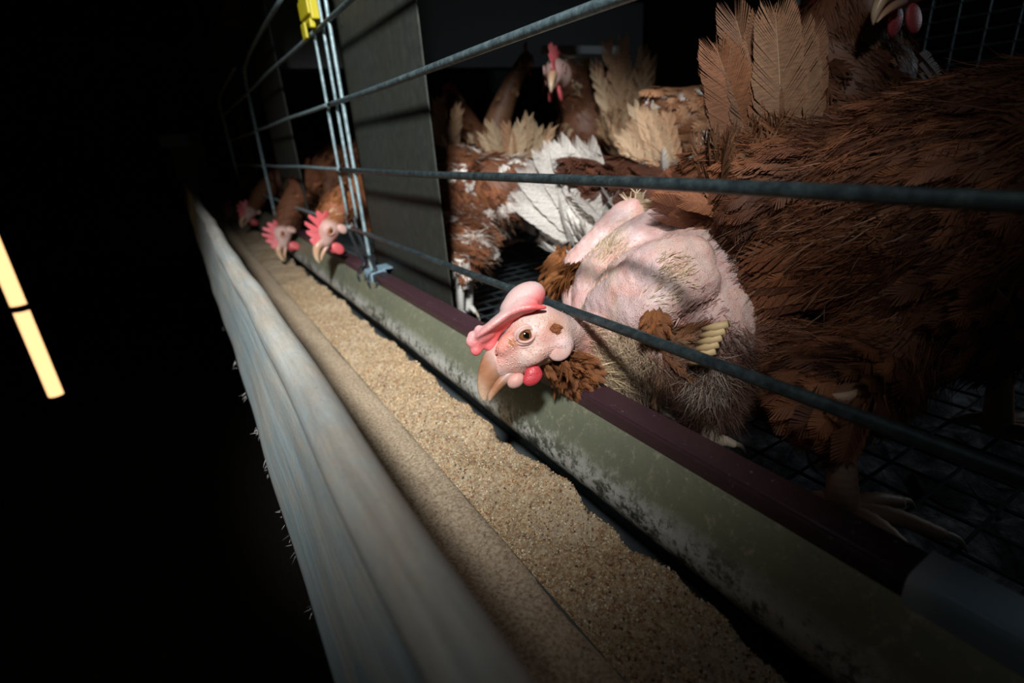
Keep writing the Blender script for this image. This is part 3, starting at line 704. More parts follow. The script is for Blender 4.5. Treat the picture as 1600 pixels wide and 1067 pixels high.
# middle line of the cage: plates, beams, mesh partition
def plate(x, y0, y1, label, m=None):
    Pp = thing('centre_post', (x, (y0+y1)/2, -ZC), label, 'post', 'centre posts'); v, f_ = merge(box(x, x+.003, y0, y1, -ZC, .60), box(x, x+.02, y0, y0+.003, -ZC, .60)); link_mesh('post_sheet', v, f_, m or M['post'], Pp)
plate(.86, .56, .86, 'broad dark centre post behind the tall cream tail')
plate(.86, 1.75, 1.95, 'dark centre post far back to the left')
D_ = thing('upper_deck', (.6, 1.5, .335), 'dirty brown underside of the tier above the hens', 'deck')
for k in range(9):
    y0 = -.3+k*.5; v, f_ = box(.20, 1.3, y0, y0+.496, .335+.002*(k % 2), .343+.002*(k % 2)); link_mesh('deck_panel', v, f_, M['deck'], D_)
for i, (y, lb) in enumerate(((1.32, 'grey cross beam under the tier above, left of the upright head'), (2.1, 'grey cross beam under the tier above, far back'))):
    B_ = thing('cross_beam', (.7, y, .20), lb, 'beam', 'cross beams'); v, f_ = merge(box(.215, 1.3, y, y+.003, .165, .335), box(.215, 1.3, y, y+.03, .165, .168)); link_mesh('beam_sheet', v, f_, M['beam'], B_)
PP_ = thing('mesh_partition', (.92, .2, -.1), 'pale blue square wire mesh partition behind the hen at the top right', 'mesh')
for k in range(26):
    z = -.19+.0165*2*k*.55*1.0
    if z > .26: break
    link_mesh('mesh_wire', *tube([(.92, -.2, z), (.92, .555, z)], .0012, 6), M['wire'], PP_)
for k in range(24):
    y = -.19+k*.0325; link_mesh('mesh_wire', *tube([(.9185, y, -.195), (.9185, y, .26)], .0012, 6), M['wire'], PP_)
# cage floor of welded wire over the litter belt
FL = thing('cage_floor', (.6, .6, ZF), 'dark welded wire floor the hens stand on', 'wire floor')
xs_, ys_ = np.arange(.222, 1.25, .026), np.arange(-.25, 2.3, .026)
for x in xs_: link_mesh('floor_wire', *tube([(x, -.26, ZF-.0012), (x, 2.3, ZF-.0012)], .0011, 5), M['floor_wire'], FL)
for y in ys_: link_mesh('floor_wire', *tube([(.205, y, ZF+.0008), (1.26, y, ZF+.0008)], .0011, 5), M['floor_wire'], FL)
V, Fq = rail_grid(lambda x, y: -.255+.008*np.sin(x*31+y*17)*np.sin(y*41)+.004*np.sin(x*90+y*70), .2, 1.3, 120, np.linspace(-.3, 3.2, 260)); V[:, 2] += rng.normal(size=len(V))*.002
o = link_mesh('litter', V, Fq, M['litter'], smooth=True); tag(o, 'grey and white droppings and litter under the wire floor', 'litter', kind='stuff')
Bt = thing('manure_belt', (.7, 1.4, -.30), 'dark belt carrying the litter under the wire floor', 'belt'); link_mesh('belt', *box(.19, 1.32, -.3, 3.3, -.300, -.282), M['deck'], Bt)
# drinker line with yellow cups
N_ = thing('drinker_line', (.82, .9, .12), 'white drinker pipe with yellow cups at the back of the cage', 'drinker')
link_mesh('pipe', *box(.70, .90, .985, 1.0, .150, .165), M['white_bar'], N_)
for (px, py) in ((915, 100), (716, 168)):
    c = at(px, py, x=.78 if px > 800 else .6); v, f_ = merge(tube([c, c+np.array([0, 0, -.035])], .005, 8), tube([c+np.array([0, 0, .01]), c+np.array([.0, 0, .0])], .009, 8)); link_mesh('cup_stem', v, f_, M['yellow'], N_)
# tube lamp on the aisle side, hanging upright
Lp = thing('tube_lamp', (-.46, 2.0, -.66), 'glowing warm upright tube lamp with a dark clamp at the far left', 'lamp')
a_, b_ = np.array([-.488, 2.0, -.645]), np.array([-.480, 2.0, -.05]); t_ = a_+(b_-a_)*.46
link_mesh('glowing_tube', *tube([a_, a_+(b_-a_)*.5, b_], .019, 16), M['tube'], Lp, smooth=True)
link_mesh('clamp', *tube([t_, t_+np.array([0, 0, .018])], .024, 16), M['clamp'], Lp)
link_mesh('hanging_cord', *tube([b_, (-.458, 2.0, 1.35)], .004, 6), M['clamp'], Lp)
link_mesh('end_cap', *tube([b_, b_+np.array([0, 0, .03])], .022, 16), M['clamp'], Lp)
Bb = thing('far_bulb', at(793, 140, x=1.75), 'tiny warm lamp glowing far behind the hens, left of the alert head', 'lamp')
mb = mat('bulb_glow', (1, .8, .5)); q_ = mb.node_tree.nodes['Principled BSDF']; q_.inputs['Emission Color'].default_value = (1, .72, .38, 1); q_.inputs['Emission Strength'].default_value = 6
v, f_ = icos(at(793, 140, x=1.75), .011, None, 2); link_mesh('bulb', v, f_, mb, Bb, smooth=True); c_ = at(793, 140, x=1.75); link_mesh('bulb_cord', *tube([c_+np.array([0, 0, .010]), (c_[0], c_[1], 1.35)], .003, 6), M['clamp'], Bb)
# trough end unit far away
U_ = thing('trough_end_unit', (.10, 4.1, -ZC), 'dim grey drive box at the far end of the trough', 'drive box')
link_mesh('drive_housing', *box(.0, .19, 4.03, 4.3, -.28, .16), M['beam'], U_); link_mesh('drive_cover', *box(-.04, .12, 3.99, 4.03, .08, .15), M['joiner'], U_); link_mesh('stand', *box(.06, .12, 4.1, 4.16, -ZC, -.28), M['beam'], U_)
# trough legs
Lg = None
for i, y in enumerate((.35, 1.71, 3.07)):
    link_mesh('trough_leg', *box(.09, .12, y-.01, y+.01, -ZC, -.243), M['beam'], T)

#@@HENS
PB = dict(a=BROWN, b=DBROWN, patch=0, p=WHITE)
PS = dict(a=BROWN*1.15, b=DBROWN*1.2, patch=.33, p=WHITE)
PO = dict(a=ORANGE, b=BROWN, patch=.08, p=CREAM)
PC = dict(a=CREAM*.95, b=TAN*1.25, patch=0, p=WHITE)
PW = dict(a=WHITE, b=CREAM*1.1, patch=0, p=WHITE)
PM = dict(a=BROWN, b=TAN, patch=.45, p=CREAM)
rad = math.radians
def tl(x0, y0, x1, y1, x, xt=None, k=1.05):
    a, b = at(x0, y0, x=x), at(x1, y1, x=xt or x); d = b-a
    return dict(root=a, dir=d, len=np.linalg.norm(d)*k, spread=np.cross(unit(d), ray(x0, y0)))
#@@BIG
# the big brown hen on the right
hen('large dark brown hen at the right with a tall upright tail, bending away', (.368, .126, -.058), rad(-74), pitch=rad(12), size=1.04, pal=PB, seed=5,
    neck=(.42, -.02, .13), look=(.3, -.9, -.1), tail=dict(fan=.040, n=10, w=.0160, bend=.07, pal=dict(a=BROWN*.85, b=TAN*.40, patch=0, p=TAN), curl=.10, rag=.13, cov=170, nb=56, **tl(1200, 300, 1180, 2, .335, k=1.0)),
    feet=[(.250, .104), (.40, .09)], nf=6200, flen=.027, fwid=.0070, voxel=.005, nb=18, legr=.0074, footyaw=rad(-60), extra=[('e', at(1205, 515, x=.335), (.042, .040, .045)), ('e', at(1180, 440, x=.335), (.040, .036, .040)), ('e', at(1290, 590, x=.320), (.040, .036, .034))], fluff=900, legcol=(.40, .25, .17), hairs=24000)
BIG = bpy.data.objects['tail_feather'].parent
# loose curled feathers drooping round the base of the raised tail
n = 46; t = rng.random((n, 1)); P = at(1150, 300, x=.325)*(1-t)+at(1110, 430, x=.315)*t+rng.normal(size=(n, 3))*np.array([.008, .010, .010])
dd = R3@np.array([-.75, .1, .25]); D = nrm(dd+R3@np.array([0, -.9, 0])*rng.random((n, 1))+R3@np.array([0, .8, 0])*(1-t)*rng.random((n, 1))+rng.normal(size=(n, 3))*.2)
k_ = rng.random((n, 1)); c = BROWN*1.25*k_+DBROWN*1.3*(1-k_)
put('loose_feathers', vane(P, D, nrm(-ray(1130, 350)+rng.normal(size=(n, 3))*.3), .034*(.6+.6*rng.random(n)), .0085, c*.8, c*1.3, lift=.25, curl=.55, nb=26, ragged=.15, jr=.3, ea=1., jn=.02, shaft=.007, side=rng.normal(size=n)*.25), BIG, kind='stuff', label='large curled brown feathers round the tail base')
#@@SPOT
hen('brown hen with white spots standing right behind the sheet post', (.345, .725, -.074), rad(108), size=.97, pal=dict(a=BROWN*1.25, b=DBROWN*1.5, patch=.38, p=WHITE), seed=11, pitch=rad(8),
    feet=[(.245, .545), (.262, .555)], nf=3200, flen=.021, fwid=.0075, hairs=3500, fluff=1400, legcol=(.48, .46, .42))
hen('brown hen with a broad white fanned tail, behind the plucked hen', (.50, .46, -.105), rad(-14), pitch=rad(-8), size=.95, pal=dict(a=DBROWN*1.3, b=DBROWN, patch=.14, p=WHITE), seed=23,
    tail=dict(fan=.24, n=9, w=.019, pal=dict(a=WHITE*.95, b=WHITE*.8, patch=0, p=WHITE), rag=.08, cov=24, **tl(930, 368, 848, 250, .375)), nf=2400, flen=.024, hairs=2500, fluff=700)
hen('hen with a narrow cream tail raised in front of the barred wing', (.60, .42, -.10), rad(-10), size=.9, pal=PS, seed=31,
    tail=dict(fan=.12, n=7, w=.0125, pal=PC, rag=.4, cov=60, **tl(1042, 290, 990, 180, .49)), nf=900)
hen('brown hen whose folded wing is barred with white, beside the big tail', (.66, .50, -.018), rad(-5), size=.95, pal=dict(a=BROWN*1.1, b=TAN, patch=.25, p=WHITE), wingpal=dict(a=BROWN*1.3, b=TAN*1.2, patch=.45, p=WHITE), seed=41, nf=1100)
hen('hen with the tallest bushy cream tail, standing straight up', (.76, .70, -.06), rad(20), size=.9, pal=PM, seed=43,
    tail=dict(fan=.17, n=8, w=.017, pal=dict(a=TAN*1.3, b=CREAM*.9, patch=.2, p=CREAM), rag=.6, cov=200, **tl(982, 232, 970, 72, .66)), nf=800)
h_ = at(868, 112, x=.56)
hen('alert brown hen with raised head and red comb looking left', (.70, .80, -.03), rad(175), pitch=rad(30), size=.9, pal=dict(a=BROWN*.9, b=DBROWN, patch=.12, p=CREAM), seed=47, neck=h_, look=(-.66, -.66, -.22), nf=2300, flen=.025, voxel=.0045, headscale=1.3, hairs=2500, necknf=400)
hen('hen seen from behind the alert one, only its dull brown neck showing', (.66, 1.02, -.06), rad(150), pitch=rad(25), size=.9, pal=dict(a=BROWN*.8, b=TAN*.8, patch=.2, p=TAN), seed=53, neck=at(822, 92, x=.66), look=(.5, .8, 0), nf=900)
hen('hen with a ragged cream and orange tail pointing up, left of the white fan', (.53, .84, -.09), rad(40), size=.9, pal=PS, seed=59,
    tail=dict(fan=.34, n=9, w=.015, pal=PC, rag=.4, cov=260, **tl(802, 305, 835, 180, .47)), nf=900)
hen('brown hen with white flecks crouching far back between post and raised tail', (.60, .98, -.065), rad(10), size=.85, pal=dict(a=BROWN*1.1, b=DBROWN, patch=.35, p=WHITE), seed=61, nf=800, tail=dict(dir=(-.6, 0, .5), fan=.3, len=.07, n=5, pal=PM))
hen('pale hen at the edge of the sheet post with a worn white tail', (.46, 1.05, -.10), rad(60), size=.85, pal=PS, seed=67,
    tail=dict(fan=.15, n=6, w=.013, pal=dict(a=CREAM*.8, b=TAN, patch=0, p=CREAM), rag=.5, cov=90, **tl(694, 262, 682, 150, .42)), nf=700)
hen('dim hen with dark head deep in the shade behind the sheet post', (.62, 1.22, -.03), rad(-100), size=.85, pal=PB, seed=71, neck=at(700, 150, x=.60), look=(.6, -.75, -.2), nf=600)
hen('brown hen standing tall at the top right, its red wattle at the frame edge', (.56, .27, -.03), rad(160), pitch=rad(38), size=1.0, pal=dict(a=BROWN, b=DBROWN, patch=.10, p=TAN), seed=73,
    neck=at(1436, -38, x=.50), look=(-.75, .1, -.25), nf=2600, flen=.026, hairs=4000, voxel=.0045, headscale=1.1)
hen('dim hen behind the tall brown tail with a pale pink face', (.74, .40, -.02), rad(150), pitch=rad(30), size=.85, pal=PM, seed=79, neck=at(1262, 18, x=.70), look=(-.6, -.7, -.3), nf=700, headscale=1.)
# hens reaching into the trough further along
hen('orange-brown hen pecking over the trough beside the gate hooks, red comb of long points', (.325, .90, -.075), rad(205), pitch=rad(-16), size=.9, pal=PO, seed=83,
    neck=at(514, 358, x=.165), look=(-.72, -.20, -.70), headup=(-.5, -.15, .75), nf=2400, flen=.024, hairs=2500, voxel=.0038, headscale=1.05, group='hens feeding further along')
hen('brown hen feeding just beyond, its comb and bowed face in half shade', (.33, 1.32, -.07), rad(215), pitch=rad(-14), size=.95, pal=PB, seed=89,
    neck=at(441, 365, x=.150), look=(-.45, -.35, -.82), headup=(-.8, -.1, .45), nf=1800, hairs=2500, voxel=.0045, headscale=1.15, group='hens feeding further along')
hen('third feeding hen in the dark with a dull red comb and white lobe', (.35, 1.70, -.07), rad(205), pitch=rad(-12), size=.95, pal=PB, seed=97,
    neck=at(392, 330, x=.155), look=(-.8, -.3, -.5), headup=(-.5, 0, .8), nf=600, headscale=1.15, group='hens feeding further along')
hen('last feeding hen, almost lost in the dark, only its red comb showing', (.34, 2.15, -.07), rad(205), pitch=rad(-12), size=.95, pal=PB, seed=101,
    neck=at(366, 328, x=.145), look=(-.8, -.3, -.5), headup=(-.5, 0, .8), nf=500, headscale=1.2, group='hens feeding further along')

#@@STAR
# ---------------------------------------------------------------- the plucked hen
S = thing('hen', (.27, .25, ZF), 'plucked pink hen with bare skin reaching under the rod to peck in the trough', 'hen')
A_ = at
eye = at(822, 524, x=.150)
f2 = R3@np.array([-.79, -.60, .10]); f2 = unit(f2); u2 = R3@np.array([-.60, .79, .05]); u2 = unit(u2-f2*(u2@f2)); s2 = np.cross(u2, f2)
HA = np.array([f2, s2, u2]); kk = 1.0
if s2@(-ray(822, 524)) < 0: raise RuntimeError('head turned away')
ho = eye-s2*.0135-f2*.004-u2*.003
def H(x, y, z): return ho+f2*x+s2*y+u2*z
blobs = [('e', H(-.004, 0, -.002), (.0195, .0150, .0190), HA), ('e', H(.010, 0, -.003), (.0165, .0120, .0150), HA), ('e', H(.022, 0, -.002), (.0120, .0080, .0100), HA),
         ('e', H(-.010, .0035, -.013), (.0100, .0110, .0110), HA),   # cheek
         ('e', H(.004, .0105, -.010), (.012, .0045, .0055), HA), ('e', H(.013, .008, .005), (.011, .005, .006), HA),
         ('c', [H(-.012, -.001, -.005), A_(886, 527, x=.188), A_(915, 538, x=.207), A_(950, 545, x=.228), A_(985, 520, x=.25)], [.0135, .0140, .0195, .028, .041]),
         ('c', [A_(905, 575, x=.195), A_(950, 575, x=.225), A_(1000, 560, x=.25)], [.016, .022, .030]),
         # trunk
         ('e', A_(1040, 485, x=.278), (.062, .050, .052)), ('e', A_(1092, 452, x=.315), (.056, .050, .053)), ('e', A_(1130, 425, x=.36), (.048, .046, .046)),
         # back ridge
         ('c', [A_(922, 500, x=.236), A_(945, 440, x=.262), A_(1005, 395, x=.292), A_(1075, 370, x=.325), A_(1140, 370, x=.36)], [.015, .024, .028, .030, .034]),
         # far wing: shoulder to bare elbow stub
         ('c', [A_(900, 478, x=.246), A_(903, 425, x=.262), A_(935, 385, x=.282), A_(966, 352, x=.300), A_(984, 335, x=.310)], [.0105, .0150, .0150, .0150, .0135]),
         # near wing: upper arm and folded forearm
         ('c', [A_(948, 478, x=.232), A_(985, 462, x=.238), A_(1030, 425, x=.252), A_(1075, 408, x=.272)], [.0165, .0215, .0215, .0180]),
         ('c', [A_(965, 492, x=.228), A_(1010, 488, x=.232), A_(1050, 455, x=.248), A_(1090, 440, x=.268)], [.0130, .0160, .0165, .0150]),
         ('c', [A_(1015, 500, x=.236), A_(1018, 540, x=.236), A_(1050, 572, x=.240)], [.011, .010, .009]),
         # flank, thighs
         ('c', [A_(1105, 500, x=.29), A_(1110, 560, x=.268), A_(1112, 625, x=.254)], [.034, .026, .013]),
         ('c', [A_(1010, 540, x=.28), A_(985, 580, x=.27), A_(975, 602, x=.262)], [.036, .022, .012])]
v, fc = blob_mesh(blobs, .0019, 7, .5)
# fine folds and wrinkles pressed into the skin
q, fn, ar = normals_of(v, fc)
vn = np.zeros_like(v); 
for j in range(4): np.add.at(vn, q[:, j], fn*ar[:, None])
vn = nrm(vn)
ax = unit(A_(1000, 395, x=.29)-A_(945, 480, x=.25)); wr = .00045*np.sin((v@unit(np.cross(ax, [0, 0, 1.])))*1400+4*vnoise(v, 60, 5))*np.clip(vnoise(v, 35, 9), 0, 1)+.0004*vnoise(v, 150, 3)+.0004*vnoise(v, 420, 8)
onhead = np.linalg.norm(v-H(.004, 0, 0), axis=1) < .034
wr = np.where(onhead, .00022*vnoise(v, 500, 6), wr); v = v+vn*wr[:, None]
col = np.broadcast_to((.53, .375, .325), (len(v), 3)).copy(); g1 = np.clip(vnoise(v, 90, 71), 0, 1)[:, None]; col = col*(1-.5*g1)+np.array([.50, .40, .33])*.5*g1
lav = np.array([.66, .46, .50]); yel = np.array([.70, .50, .36]); hot = np.array([.62, .26, .24]); beige = np.array([.36, .25, .16])
nz = vnoise(v, 55, 21)[:, None]; col = np.where(nz > .3, col*.7+lav*.3, col); 
def paint(c0, r, cc, s=1.): 
    global col
    w_ = np.clip(1.25-np.linalg.norm(v-np.array(c0), axis=1)/r, 0, 1)[:, None]*s; col = col*(1-w_)+np.array(cc)*w_
paint(A_(945, 475, x=.225), .016, lav, .8); paint(A_(925, 530, x=.20), .016, hot*1.15, .55); paint(A_(900, 470, x=.23), .012, hot, .5)
paint(A_(965, 570, x=.22), .028, beige*1.2, .8); paint(A_(905, 575, x=.185), .020, BROWN, .9); paint(A_(1113, 610, x=.24), .045, DBROWN, .95); paint(A_(1000, 600, x=.26), .035, beige*.6, .9); paint(A_(1060, 585, x=.25), .03, DBROWN, .8)
paint(A_(1100, 500, x=.26), .03, (.50, .30, .28), .5); paint(A_(880, 500, x=.17), .012, beige*1.3, .7)
paint(H(.022, .006, .008), .013, (.72, .22, .17), .8); paint(H(.012, .012, .010), .010, (.72, .22, .17), .6); paint(H(-.012, .0135, -.0035), .0048, (.34, .10, .035), 1.)
paint(H(.004, .012, -.012), .009, (.55, .27, .20), .5); paint(H(-.010, .014, -.014), .009, (.74, .52, .50), .8)
link_mesh('body', v, fc, M['skin'], S, col, smooth=True, label='bare pink goose-pimpled skin')
skinv, skinf = v, fc
# head pieces
A3 = HA
def HL(p): return ho+np.atleast_2d(p)@HA
for nm, pts, rx, ry in (('upper_beak', [(.018, 0, .0010), (.026, 0, .0005), (.033, 0, -.0022), (.0395, 0, -.0062), (.0440, 0, -.0105), (.0462, 0, -.0140)], [.0105, .0096, .0080, .0058, .0034, .0012], .95),
                        ('lower_beak', [(.016, 0, -.0090), (.026, 0, -.0100), (.034, 0, -.0112), (.0405, 0, -.0135), (.0440, 0, -.0158)], [.0070, .0066, .0056, .0040, .0014], .62)):
    P = smoothcurve(pts, 6); rr = np.interp(np.linspace(0, len(pts)-1, len(P)), range(len(pts)), rx); V, Fs = [], []
    for i, p in enumerate(P):
        d = unit(P[min(i+1, len(P)-1)]-P[max(i-1, 0)]); up = np.cross(d, [0, 1, 0]); up = up*(1 if up[2] > 0 else -1)
        for j in range(20):
            a = 2*math.pi*j/20; sn = math.sin(a); V.append(p+rr[i]*(np.array([0, 1, 0])*math.cos(a)*.72*(1-.15*max(sn, 0))+up*sn*ry))
    for i in range(len(P)-1):
        for j in range(20):
            a, b = i*20+j, i*20+(j+1) % 20; Fs.append((a, b, b+20, a+20))
    Fs.append(tuple(range(len(V)-20, len(V)))); V = np.array(V); t = np.clip((V[:, 0]-.024)/.022, 0, 1)[:, None]; t2 = np.clip((V[:, 0]-.038)/.009, 0, 1)[:, None]
    w_ = np.clip((t-.05)*3, 0, 1); c = (PINK*.8)*(1-w_)+w_*(np.array([.33, .145, .075])*(1-t2)+np.array([.62, .42, .28])*t2)
    c *= (.88+.2*rng.random((len(c), 1)))
    link_mesh(nm, HL(V), Fs, M['beak'], S, c, smooth=True)
for sg in (1, -1):
    v, fc = icos((.0040, sg*.0102, .003), (.0056, .0046, .0052), None, 4); dx = np.hypot(v[:, 0]-.0040, v[:, 2]-.0030)
    c = np.where((dx < .0021)[:, None], np.array([.003, .003, .003]), np.where((dx < .0042)[:, None], np.array([.17, .060, .022])*(1.3-dx[:, None]*120), np.array([.05, .03, .02])))
    eye_o = link_mesh('eye', HL(v), fc, M['eye'], S, c, smooth=True)
    for rr_, dz, cc in ((.0051, .0, PINK*.85), (.0066, .0002, PINK*.95), (.0082, -.0005, PINK*.85)):
        pts = [np.array([.0040+rr_*math.cos(a), sg*(.0145-.8*(rr_-.0051)-.0016*math.cos(a)**2), .0030+dz+rr_*.76*math.sin(a)+.0005*math.cos(a)]) for a in np.linspace(0, 2*math.pi, 33)]
        v, fc = tube(pts, .0010, 8); link_mesh('eyelid', HL(v), fc, M['face'], eye_o, np.broadcast_to(cc, (len(v), 3)), smooth=True)
    v, fc = icos((.0185, sg*.0073, .0040), (.0040, .0016, .0022), None, 3)
    link_mesh('nostril_flap', HL(v), fc, M['face'], S, np.broadcast_to(PINK*.78, (len(v), 3)), smooth=True)
    v, fc = icos((.0235, sg*.0070, .0040), (.0014, .0012, .0007), None, 2); link_mesh('nostril', HL(v), fc, M['plain'], S, np.broadcast_to((.10, .03, .02), (len(v), 3)), smooth=True)
    v, fc = icos((-.0075, sg*.0108, -.0160), (.0078, .0024, .0066), None, 3); link_mesh('earlobe', HL(v), fc, M['face'], S, np.broadcast_to(PINK*1.03, (len(v), 3)), smooth=True)
v, fc = blob_mesh([('e', (.0150, .0075, -.0195), (.0068, .0032, .0048)), ('e', (.0135, .0078, -.0175), (.0055, .0030, .0045))], .0007, 3); link_mesh('wattle', HL(v), fc, M['comb'], S, np.broadcast_to((.50, .045, .055), (len(v), 3)), smooth=True, label='small bright red wattle')
v, fc = icos((.0150, -.0055, -.0185), (.0066, .0030, .0050), None, 3); link_mesh('wattle', HL(v), fc, M['comb'], S, np.broadcast_to((.58, .045, .06), (len(v), 3)), smooth=True)
v, fc = icos((.0240, .0030, -.0155), (.0058, .0040, .0044), None, 3); link_mesh('chin_lobe', HL(v), fc, M['face'], S, np.broadcast_to(PINK, (len(v), 3)), smooth=True)
# the big floppy comb
cb = [('c', [(.024, .001, .010), (.016, .001, .016), (.004, .001, .018), (-.008, .001, .016)], [.0035, .0045, .0055, .0065]),
      ('e', (-.0092, .002, .0200), (.0148, .0105, .0100)), ('e', (-.0030, .003, .0200), (.0110, .0095, .0080)),
      ('c', [(.0290, .004, .0150), (.0235, .0065, .0200), (.0150, .0095, .0205), (.0060, .0125, .0195), (-.0020, .0150, .0175), (-.0085, .0165, .0140), (-.0145, .0150, .0095)], [.0020, .0023, .0019, .0017, .0021, .0019, .0014]),
      ('c', [(.0270, .002, .0130), (.020, .005, .0190), (.010, .008, .0200), (.000, .010, .0185), (-.010, .011, .0150)], [.0024, .0028, .0032, .0040, .0044]),
      ('e', (.010, .0065, .0195), (.019, .0085, .0034)), ('e', (.0215, .004, .0175), (.0085, .0050, .0045)), ('e', (-.004, .008, .0185), (.0105, .0080, .0050)), ('e', (.0300, .004, .0190), (.0048, .0026, .0046)), ('e', (.0285, .004, .0205), (.0040, .0026, .0042)), ('e', (.0320, .003, .0135), (.0038, .0026, .0036)), ('e', (.0235, .006, .0222), (.003, .0022, .003))]
v, fc = blob_mesh(cb, .0009, 4); dn = np.clip((v[:, 2]-.014)/.008, 0, 1)[:, None]; fr = np.clip((v[:, 0]-.012)/.012, 0, 1)[:, None]
c = np.array([.72, .10, .10])*(1-dn)+np.array([.55, .36, .335])*dn; c = c*(1-fr*.45)+np.array([.60, .19, .19])*fr*.45
link_mesh('comb', HL(v), fc, M['comb'], S, c, smooth=True, label='large pale pink comb flopped over the eye')
# pin feathers, down, tufts
def near(P0, r): return lambda c_, n_: np.clip(1.3-np.linalg.norm(c_-np.array(P0), axis=1)/r, 0, 1)
gs = []
def tuft(p, r, n, d, L, wd, cc, spread=.4, nl=.4, bend=.4):
    P, N = sample(skinv, skinf, n, near(p, r)); D = nrm(np.array(d)+N*nl+rng.normal(size=P.shape)*spread)
    k = rng.random((n, 1)); c = np.array(cc)*(.7+.6*k); return strands(P, D, N, L*(.5+rng.random(n)), wd, c, bend)
down = np.array([-.2, -.1, -.9]); back = unit(A_(1100, 400, x=.33)-A_(950, 470, x=.25)); camd = -ray(1000, 450)
straw = np.array([.50, .38, .25])
P, N = sample(skinv, skinf, 5200, lambda c_, n_: (np.linalg.norm(c_-H(.006, 0, 0), axis=1) > .030)*1.)
gs.append(strands(P, nrm(back+N*.5+rng.normal(size=P.shape)*.4), N, .0022*(.4+rng.random(len(P))), .00010, PINK*.9+.05))
gs.append(tuft(A_(1050, 430, x=.245), .012, 170, back+camd*.2, .0055, .00032, straw, .35, .5, .2))
gs.append(tuft(A_(1030, 462, x=.23), .012, 130, back, .0050, .00032, straw, .35, .4, .2))
gs.append(tuft(A_(950, 390, x=.26), .012, 330, back+np.array([0, 0, .2]), .0050, .00028, straw, .35, .5, .2))
gs.append(tuft(A_(1085, 350, x=.32), .022, 1500, back+np.array([0, 0, .5]), .0090, .00022, (.62, .52, .48), .5, .8))
gs.append(tuft(A_(965, 572, x=.22), .026, 4200, down+back*.5, .0085, .00020, (.42, .30, .19), .6, .4, .9))
gs.append(tuft(A_(975, 595, x=.24), .028, 3000, down+back*.5, .0110, .00020, (.25, .18, .13), .6, .4, .9))
gs.append(tuft(A_(912, 515, x=.20), .013, 420, back*.8+down*.3, .0050, .00024, (.40, .27, .18), .5, .4))
gs.append(tuft(A_(930, 582, x=.205), .012, 90, back*.9+down*.30, .0130, .00040, (.52, .38, .20), .35, .3, .3))
gs.append(tuft(A_(1113, 610, x=.25), .038, 6500, down+back*.25, .0130, .00020, (.12, .055, .035), .5, .35, .9))
gs.append(tuft(A_(1105, 590, x=.24), .016, 600, down*.6+camd*.4, .0140, .00028, (.32, .25, .20), .5, .5))
gs.append(tuft(A_(1050, 605, x=.25), .036, 3600, down+back*.25, .0120, .00020, (.10, .05, .03), .5, .35, .9))
gs.append(tuft(A_(925, 450, x=.24), .04, 600, back, .0030, .00020, (.62, .40, .26), .5, .3))
put('down', cat(*gs), S, M['plain'], kind='stuff')
def clump(name, p, r, n, d, L, W_, ca, cb_, nl=.5, lift=.15, curl=.3, spread=.3, label=None, nb=12, off=None):
    P, N = sample(skinv, skinf, n, near(p, r)); 
    if off is not None: P = P+np.array(off)*rng.random((n, 1))
    D = nrm(np.array(d)+N*nl+rng.normal(size=P.shape)*spread); k = rng.random((n, 1)); c = np.array(ca)*k+np.array(cb_)*(1-k)
    return put(name, vane(P, D, N, L*(.6+.6*rng.random(n)), W_, c*.8, c*1.2, lift=lift, curl=curl, nb=nb, ragged=.55), S, kind='stuff', label=label)
clump('neck_ruff', A_(882, 580, x=.175), .013, 420, down*.7+back*.6, .014, .0021, ORANGE*.8, BROWN, label='rust-brown feathers under the head')
clump('wing_tuft', A_(900, 415, x=.25), .010, 260, (-.3, .4, -.9), .018, .0024, ORANGE*.95, ORANGE*.6, nl=.1, label='bright orange feathers hanging from the far wing', off=-ray(900, 400)*-.004+R3@np.array([-.012, -.004, 0]))
clump('ear_tuft', H(-.0125, .0150, -.0035), .0030, 90, -f2*.6-u2*.8, .0030, .0010, (.34, .11, .04), (.20, .06, .025), nl=.1, lift=.05, curl=.1, label='round rust-brown ear tuft')
P, N = sample(skinv, skinf, 90, near(H(.0125, .0125, .0090), .0050)); put('brow_bristle', strands(P, nrm(-f2*.3+u2*-.8+N*.2+rng.normal(size=P.shape)*.2), N, .0042, .0002, (.50, .20, .07), .2), S, M['plain'], kind='stuff')
clump('wing_tuft', A_(1024, 496, x=.225), .0055, 170, down+back*.15, .012, .0022, ORANGE*.85, BROWN*.9, nl=.2, label='orange feathers hanging from the near wing')
clump('wing_tuft', A_(1030, 550, x=.232), .014, 190, down*.5+back*.9, .022, .0036, BROWN*1.0, TAN*.6, nl=.2, label='brown curled feathers on the wing tip')
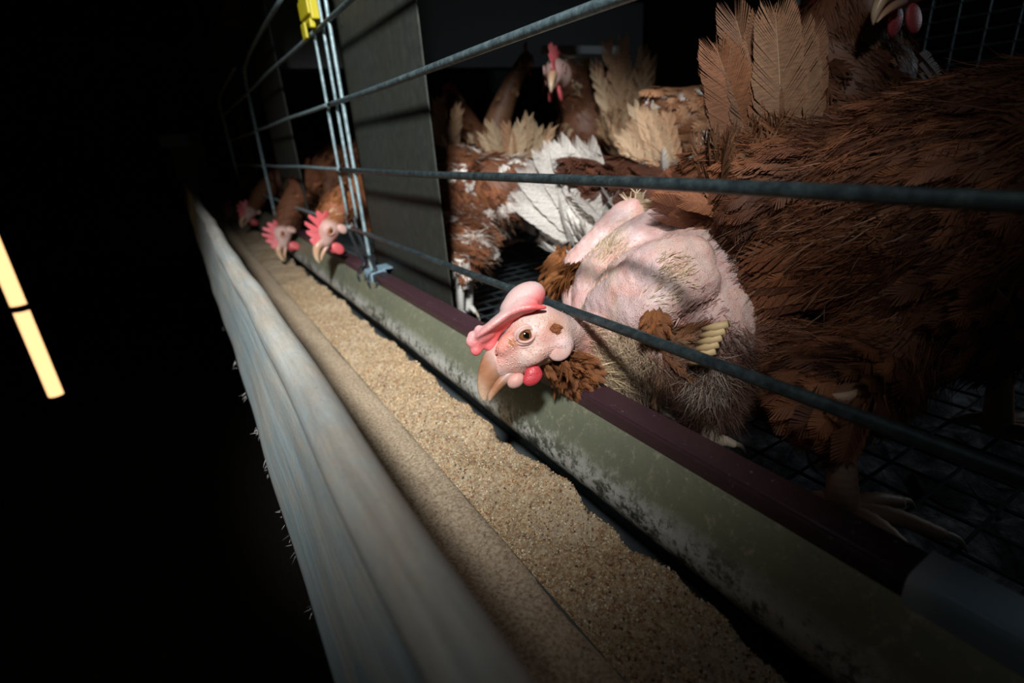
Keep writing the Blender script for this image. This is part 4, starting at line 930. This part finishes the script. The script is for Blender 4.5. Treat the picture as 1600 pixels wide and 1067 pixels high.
# far wing tuft needs a bulk of its own beyond the arm
c0 = A_(878, 388, x=.262); P = c0+rng.normal(size=(220, 3))*np.array([.004, .004, .004]); tt = rng.random((220, 1)); P = c0+(A_(866, 440, x=.255)-c0)*tt+rng.normal(size=(220, 3))*.0035
k = rng.random((220, 1)); put('wing_tuft', vane(P, nrm(np.array([-.15, .1, -1])+rng.normal(size=P.shape)*.3+(R3@np.array([-.5, 0, 0.3]))*(.6-tt)), nrm(-ray(870, 410)+rng.normal(size=P.shape)*.4), .017*(.6+.6*rng.random(220)), .0026, (ORANGE*1.0*k+ORANGE*.6*(1-k))*.8, ORANGE*1.2*k+ORANGE*.65*(1-k), lift=.1, curl=.5, nb=12, ragged=.5), S, kind='stuff', label='bright orange feathers hanging from the far wing')
# quills: broken shafts at the far stub and row of pale quill stubs on the flank
q0 = A_(990, 322, x=.312)
for i in range(12):
    t = i/11; st = q0+R3@np.array([.004*t, .010-.016*t, 0]); e = A_(1078, 300+t*32, x=.312+.01*t)
    dd = unit(e-st); ln = (.05 if i > 4 else .012)*(.8+.4*rng.random())
    put('quill', vane(st, dd, -ray(1030, 315), ln, .0045 if i > 4 else .0015, straw*1.0, straw*.8, nb=26, ragged=.75, shaft=.016, lift=.02, curl=.05), S)
for i in range(14):
    st = q0+R3@np.array([rng.normal()*.004, .002+rng.normal()*.003, 0]); dd = unit(R3@np.array([rng.normal()*.6-.2, .8, .3]))
    link_mesh('broken_quill', *tube([st, st+dd*(.007+.006*rng.random())], [.0006, .0002], 5), M['plain'], S, np.broadcast_to(straw*1.1, (10, 3)))
for i in range(6):
    a0 = A_(1138-5*i, 506+10.5*i, x=.240-.001*i); b0 = A_(1098-4*i, 515+10.5*i, x=.236-.001*i)
    vv, ff = tube([a0, a0*.5+b0*.5+camd*.001, b0], [.0022, .0025, .0016], 10); link_mesh('quill_stub', vv, ff, M['plain'], S, np.broadcast_to((.55, .38, .19), (len(vv), 3)), smooth=True, label='pale quill stub')
P, N = sample(skinv, skinf, 260, near(A_(1095, 500, x=.26), .026)); D = nrm(back*.4+down*.4+rng.normal(size=P.shape)*.2)
put('pin_feather', strands(P, nrm(-back+down*.2+N*.15+rng.normal(size=P.shape)*.15), N, .0048*(.5+rng.random(260)), .0007, (.34, .19, .16), .1), S, M['plain'], kind='stuff')
hp = A_(1112, 640, x=.252); foot(S, hp, A_(1106, 700, z=ZF+.006)[:2], rad(170), r=.0062, col=(.70, .56, .42))
foot(S, A_(985, 600, x=.262), A_(975, 628, z=ZF+.006)[:2], rad(250), r=.0058, col=(.52, .38, .34))
